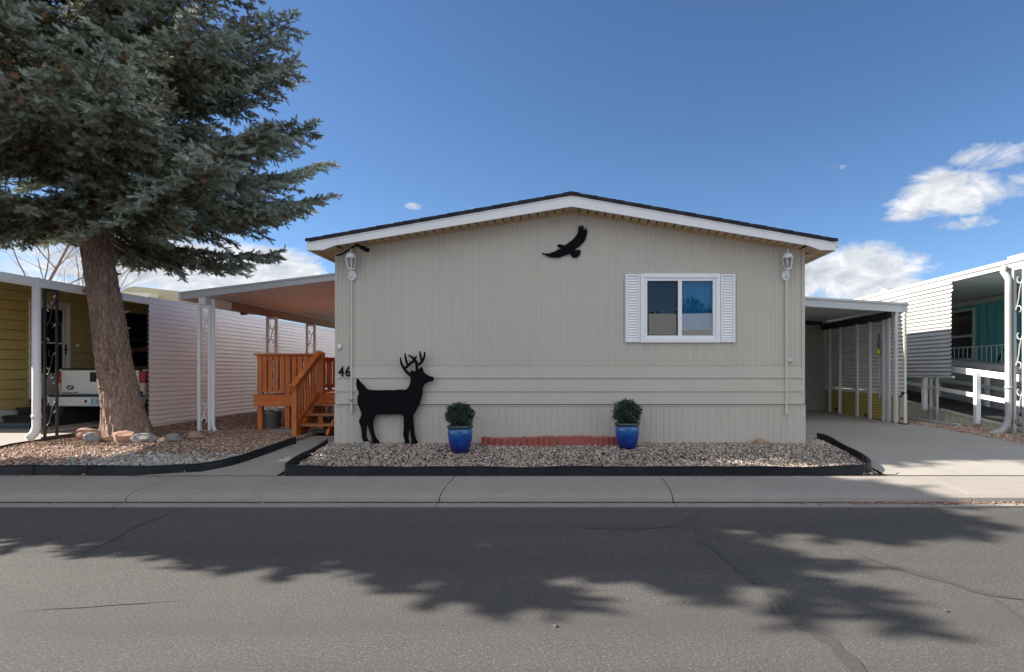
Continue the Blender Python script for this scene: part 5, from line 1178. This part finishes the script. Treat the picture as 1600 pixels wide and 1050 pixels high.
# ------------------------------------------------------------------ spruces
def finger_template(nn=44, L=.088, nl=.035, nw=.0042, seed=0):
    rg = np.random.default_rng(seed); V = []; F = []
    for i in range(nn):
        t_ = (i+.5)/nn; a = i*2.399+rg.uniform(-.3,.3); p = np.array([0, 0, t_*L]); tilt = .42+.75*(t_**2.2)+rg.uniform(-.12,.12)
        d = np.array([math.cos(a)*math.cos(tilt), math.sin(a)*math.cos(tilt), math.sin(tilt)]); s = np.array([-math.sin(a), math.cos(a), 0])
        l = nl*rg.uniform(.8,1.15); n0 = len(V); V += [p-s*nw, p+s*nw, p+d*l]; F.append((n0,n0+1,n0+2))
    n0 = len(V); r = .0045
    for z in (0, L):
        for j in range(3): V.append(np.array([r*math.cos(j*2.09), r*math.sin(j*2.09), z]))
    for j in range(3):
        k_ = (j+1) % 3; F += [(n0+j,n0+k_,n0+3+k_),(n0+j,n0+3+k_,n0+3+j)]
    return np.array(V), np.array(F)
def spruce(x0, y0, lean, z0, ztop, prof, whorl_dz, per, label, seed, dens=1.0, fs=1.0, group=None, nn=44, nw=.0042, azbias=None, fill=0):
    rg = random.Random(seed); zb = zg(y0)-.05
    root = thing('spruce_tree', (x0, y0, zb), label, 'tree', group)
    def cen(z):
        for (a, b_), (c, d) in zip(lean, lean[1:]):
            if z <= c: t_ = (z-a)/(c-a); return b_+(d-b_)*(t_*t_*(3-2*t_)*.4+t_*.6)
        return lean[-1][1]
    rad0 = .252
    def trad(z):
        h = max(0,z-zb); r = rad0*max(.05, 1-h/(ztop-zb))**.8+.02
        return r*(1+.52*math.exp(-h*2.9))
    # trunk with ridged plates
    nr, nz = 150, 330; V = np.zeros((nr*nz,3)); zt = [zb+(ztop-zb)*(i/(nz-1))**1.7 for i in range(nz)]
    for i, z in enumerate(zt):
        c = cen(z); r = trad(z); near = z < z0+1.5
        for j in range(nr):
            a = 2*math.pi*j/nr; ca, sa = math.cos(a), math.sin(a)
            if near:
                q = Vector((ca*2.6, sa*2.6, z*1.1)); q += Vector((0,0,1))*mnoise.noise(Vector((ca*3,sa*3,z*2)))*.5
                n1 = 1-abs(mnoise.noise(q*2.6))*2.4; n2 = mnoise.noise(Vector((ca*14,sa*14,z*9)))
                flare = .10*math.exp(-max(0,z-zb)*3.2)*math.sin(a*5+seed)
                n3 = mnoise.noise(Vector((ca*7,sa*7,z*2.6)))
                rr = r*(1+flare)+.024*max(-1.2,n1)+.010*n2+.018*max(0,n3)
            else: rr = r
            V[i*nr+j] = (x0+c+ca*rr, y0+sa*rr, z)
    idx = np.arange(nr*(nz-1)); j = idx % nr; i = idx//nr; jn = (j+1) % nr
    F = np.stack([i*nr+j, i*nr+jn, (i+1)*nr+jn, (i+1)*nr+j], 1)
    nmesh('trunk', V, F, M['bark'], root, smooth=True)
    stb = MB()
    for i in range(9):
        z = zb+.9+i*.33+rg.uniform(-.1,.1); a = rg.uniform(0,6.28); d = Vector((math.cos(a),math.sin(a),rg.uniform(-.1,.35))); p = Vector((x0+cen(z),y0,z))+d*(trad(z)-.03)
        b_ = MB(); b_.tube([p, p+d*.05, p+d*rg.uniform(.07,.16)], [.045,.024,.013], 7); b_.build('dead_stub', M['bark'], root)
    limbs = MB(); fp = []; fd = []; fl = []; fv = []
    def R_(z):
        for (a, b_), (c, d) in zip(prof, prof[1:]):
            if z <= c: return b_+(d-b_)*(z-a)/(c-a)
        return prof[-1][1]
    z = z0; up = Vector((0,0,1))
    while z < ztop-.3:
        nm_ = per if z < ztop-3 else per-1
        for kk in range(nm_+fill):
            zz = z+rg.uniform(-.12,.12)*1.2; L = R_(zz)*rg.uniform(.78,1.10)
            a = rg.uniform(0, 6.283) if rg.random() < .35 else (kk*6.283/per+z*2.4+rg.uniform(-.25,.25))
            if kk >= nm_: L *= rg.uniform(.28,.55); a = rg.uniform(0, 6.283)
            if azbias: L *= azbias(a, zz)
            if L < .25: continue
            t0 = (zz-z0)/(ztop-z0); d0 = Vector((math.cos(a), math.sin(a), 0)); side = d0.cross(up)
            sag = (-.32+.65*t0)+rg.uniform(-.08,.08); curl = .28+rg.uniform(-.05,.1); n = 14; P = []
            bend = rg.uniform(-.18,.18)
            for i in range(n+1):
                t_ = i/n; P.append(Vector((x0+cen(zz), y0, zz))+d0*(L*t_*(1-.05*t_))+side*(bend*L*t_*t_)+up*(L*(sag*t_+curl*t_**2.6*.9)))
            rb = .012+.011*L; limbs.tube(P, [rb*(1-.85*i/n) for i in range(n+1)], 5, False)
            # side boughs
            m = max(4, int(L*10*dens))
            for q in range(m):
                t_ = .22+.78*(q+rg.random()*.8)/m; t_ = min(t_, .995); f = t_*n; i = min(n-1, int(f)); c = P[i].lerp(P[i+1], f-i); dd = (P[i+1]-P[i]).normalized()
                s = 1 if q % 2 else -1; sl_ = (L*.26*(1-t_*.75)+.20)*rg.uniform(.7,1.2); sd = (dd*rg.uniform(.55,.95)+side*s*rg.uniform(.7,1.0)+up*rg.uniform(-.22,.10)).normalized()
                k_ = max(3, int(sl_/.075)); Q = [c]
                for u in range(k_): v_ = (u+1)/k_; Q.append(c+sd*(sl_*v_)+up*(-.26*sl_*v_*v_+.10*sl_*v_**3))
                limbs.tube(Q, [.008*(1-.7*u/k_) for u in range(k_+1)], 3, False)
                for u in range(1, k_+1):
                    base = Q[u]; fw = (Q[u]-Q[u-1]).normalized(); sb = fw.cross(up)
                    if sb.length < .1: continue
                    sb.normalize()
                    nf = 3 if u < k_ else 4
                    for w_ in range(nf):
                        if rg.random() > .96*dens+.1: continue
                        ss = (-1, 1, 0, 0)[w_]; dv = fw*rg.uniform(.35,.9)+sb*ss*rg.uniform(.6,1.1)+up*(rg.uniform(-.5,.4) if w_ < 2 else rg.uniform(-1.0,1.0))
                        if w_ == 3: dv = fw+up*.15
                        fp.append(base-fw*rg.uniform(0,.05)); fd.append(dv.normalized()); fl.append(rg.uniform(.75,1.35)*fs)
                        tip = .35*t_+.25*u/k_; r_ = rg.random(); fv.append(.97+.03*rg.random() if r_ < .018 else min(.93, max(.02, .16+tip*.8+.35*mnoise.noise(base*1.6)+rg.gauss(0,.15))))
        z += whorl_dz*rg.uniform(.85,1.15)
    limbs.build('branches', M['twig_wood'], root, recalc=False)
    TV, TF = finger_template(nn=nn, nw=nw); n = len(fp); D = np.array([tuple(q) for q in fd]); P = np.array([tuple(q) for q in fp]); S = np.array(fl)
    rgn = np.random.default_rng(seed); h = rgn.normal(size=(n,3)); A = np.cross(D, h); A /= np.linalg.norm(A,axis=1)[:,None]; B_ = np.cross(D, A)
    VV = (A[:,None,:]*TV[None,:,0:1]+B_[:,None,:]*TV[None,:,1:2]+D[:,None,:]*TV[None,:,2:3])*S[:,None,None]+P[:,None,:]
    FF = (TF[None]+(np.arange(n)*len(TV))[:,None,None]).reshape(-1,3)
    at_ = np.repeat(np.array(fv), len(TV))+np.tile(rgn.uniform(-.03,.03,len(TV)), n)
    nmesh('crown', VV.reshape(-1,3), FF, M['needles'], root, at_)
    open('/tmp/sp.txt','a').write('%d %d\n'%(n,len(FF))); return root
prof1 = [(3.6,2.5),(4.4,3.2),(5.0,3.9),(5.7,4.45),(6.6,3.8),(8.2,3.25),(9.2,2.3),(10.3,1.1),(11.2,.2)]
def bias1(a, z):
    k_ = max(0, min(1, (z-5.9)/1.2)); return 1-.60*k_*max(0, -math.sin(a))**.7
spruce(-7.93, 10.3, [(.3,0),(2.0,-.30),(4.0,-.60),(8,-.85),(13.5,-.9)], 4.2, 11.2, prof1, .27, 7, 'big blue spruce leaning over the left yard', 21, dens=1.0, fs=1.18, nn=38, nw=.0046, azbias=bias1, fill=4)
prof2 = [(2.8,2.0),(4.4,2.2),(5.7,2.45),(6.9,3.0),(7.9,2.0),(8.6,1.5),(9.5,.85),(10.1,.3)]
spruce(-11.9, 7.85, [(.3,0),(12,0)], 3.0, 10.2, prof2, .30, 8, 'second spruce standing left of the olive home, out of the frame', 5, dens=.72, fs=2.2, nn=14, nw=.016, azbias=lambda a, z: .74-.50*math.sin(a))

# ------------------------------------------------------------------ bare trees
def bare(x, y, h, label, seed, r0=.16, spread=.5):
    rg = random.Random(seed); root = thing('bare_tree', (x, y, zg(y)), label, 'tree', 'leafless trees behind the olive home'); tr_ = MB(); br = MB()
    def grow(b, p, d, L, r, lev):
        n = 5 if lev < 3 else 3; P = [p]; q = p.copy(); dd = d.copy()
        for i in range(n):
            dd = (dd+Vector((rg.gauss(0,.10),rg.gauss(0,.10),rg.gauss(.04,.06)))).normalized(); q = q+dd*(L/n); P.append(q.copy())
        b.tube(P, [r*(1-.55*i/n) for i in range(n+1)], 6 if lev < 2 else 3, False)
        if lev >= 6: return
        for k_ in range((6,5,4,4,3,3)[lev]):
            i = rg.randint(1 if lev else 2, n); a = rg.uniform(0,6.28); s = Vector((math.cos(a),math.sin(a),rg.uniform(.1,.7))).normalized()
            grow(br, P[i], (dd*rg.uniform(.4,.9)+s*rg.uniform(.6,1.0)*spread*2).normalized(), L*rg.uniform(.5,.72), r*(1-.5*i/n)*.46, lev+1)
    grow(tr_, Vector((x,y,zg(y))), Vector((0,0,1)), h*.62, r0, 0)
    tr_.build('trunk', M['bare_bark'], root, recalc=False, smooth=True); br.build('branches', M['bare_bark'], root, recalc=False)
bare(ax(24,23), 23, 11, 'leafless tree at the left edge with one straight trunk', 3, .09)
bare(ax(96,25), 25, 9.5, 'leafless tree rising just left of the spruce trunk', 8, .08, .45)
bare(ax(200,30), 30, 9.0, 'faint leafless tree showing just right of the spruce trunk', 12, .05, .6)
bare(ax(-70,21), 21, 11, 'leafless tree partly cut off beyond the left edge of the view', 15, .09)
for o in bpy.data.objects:
    if '_w' in o: del o['_w']
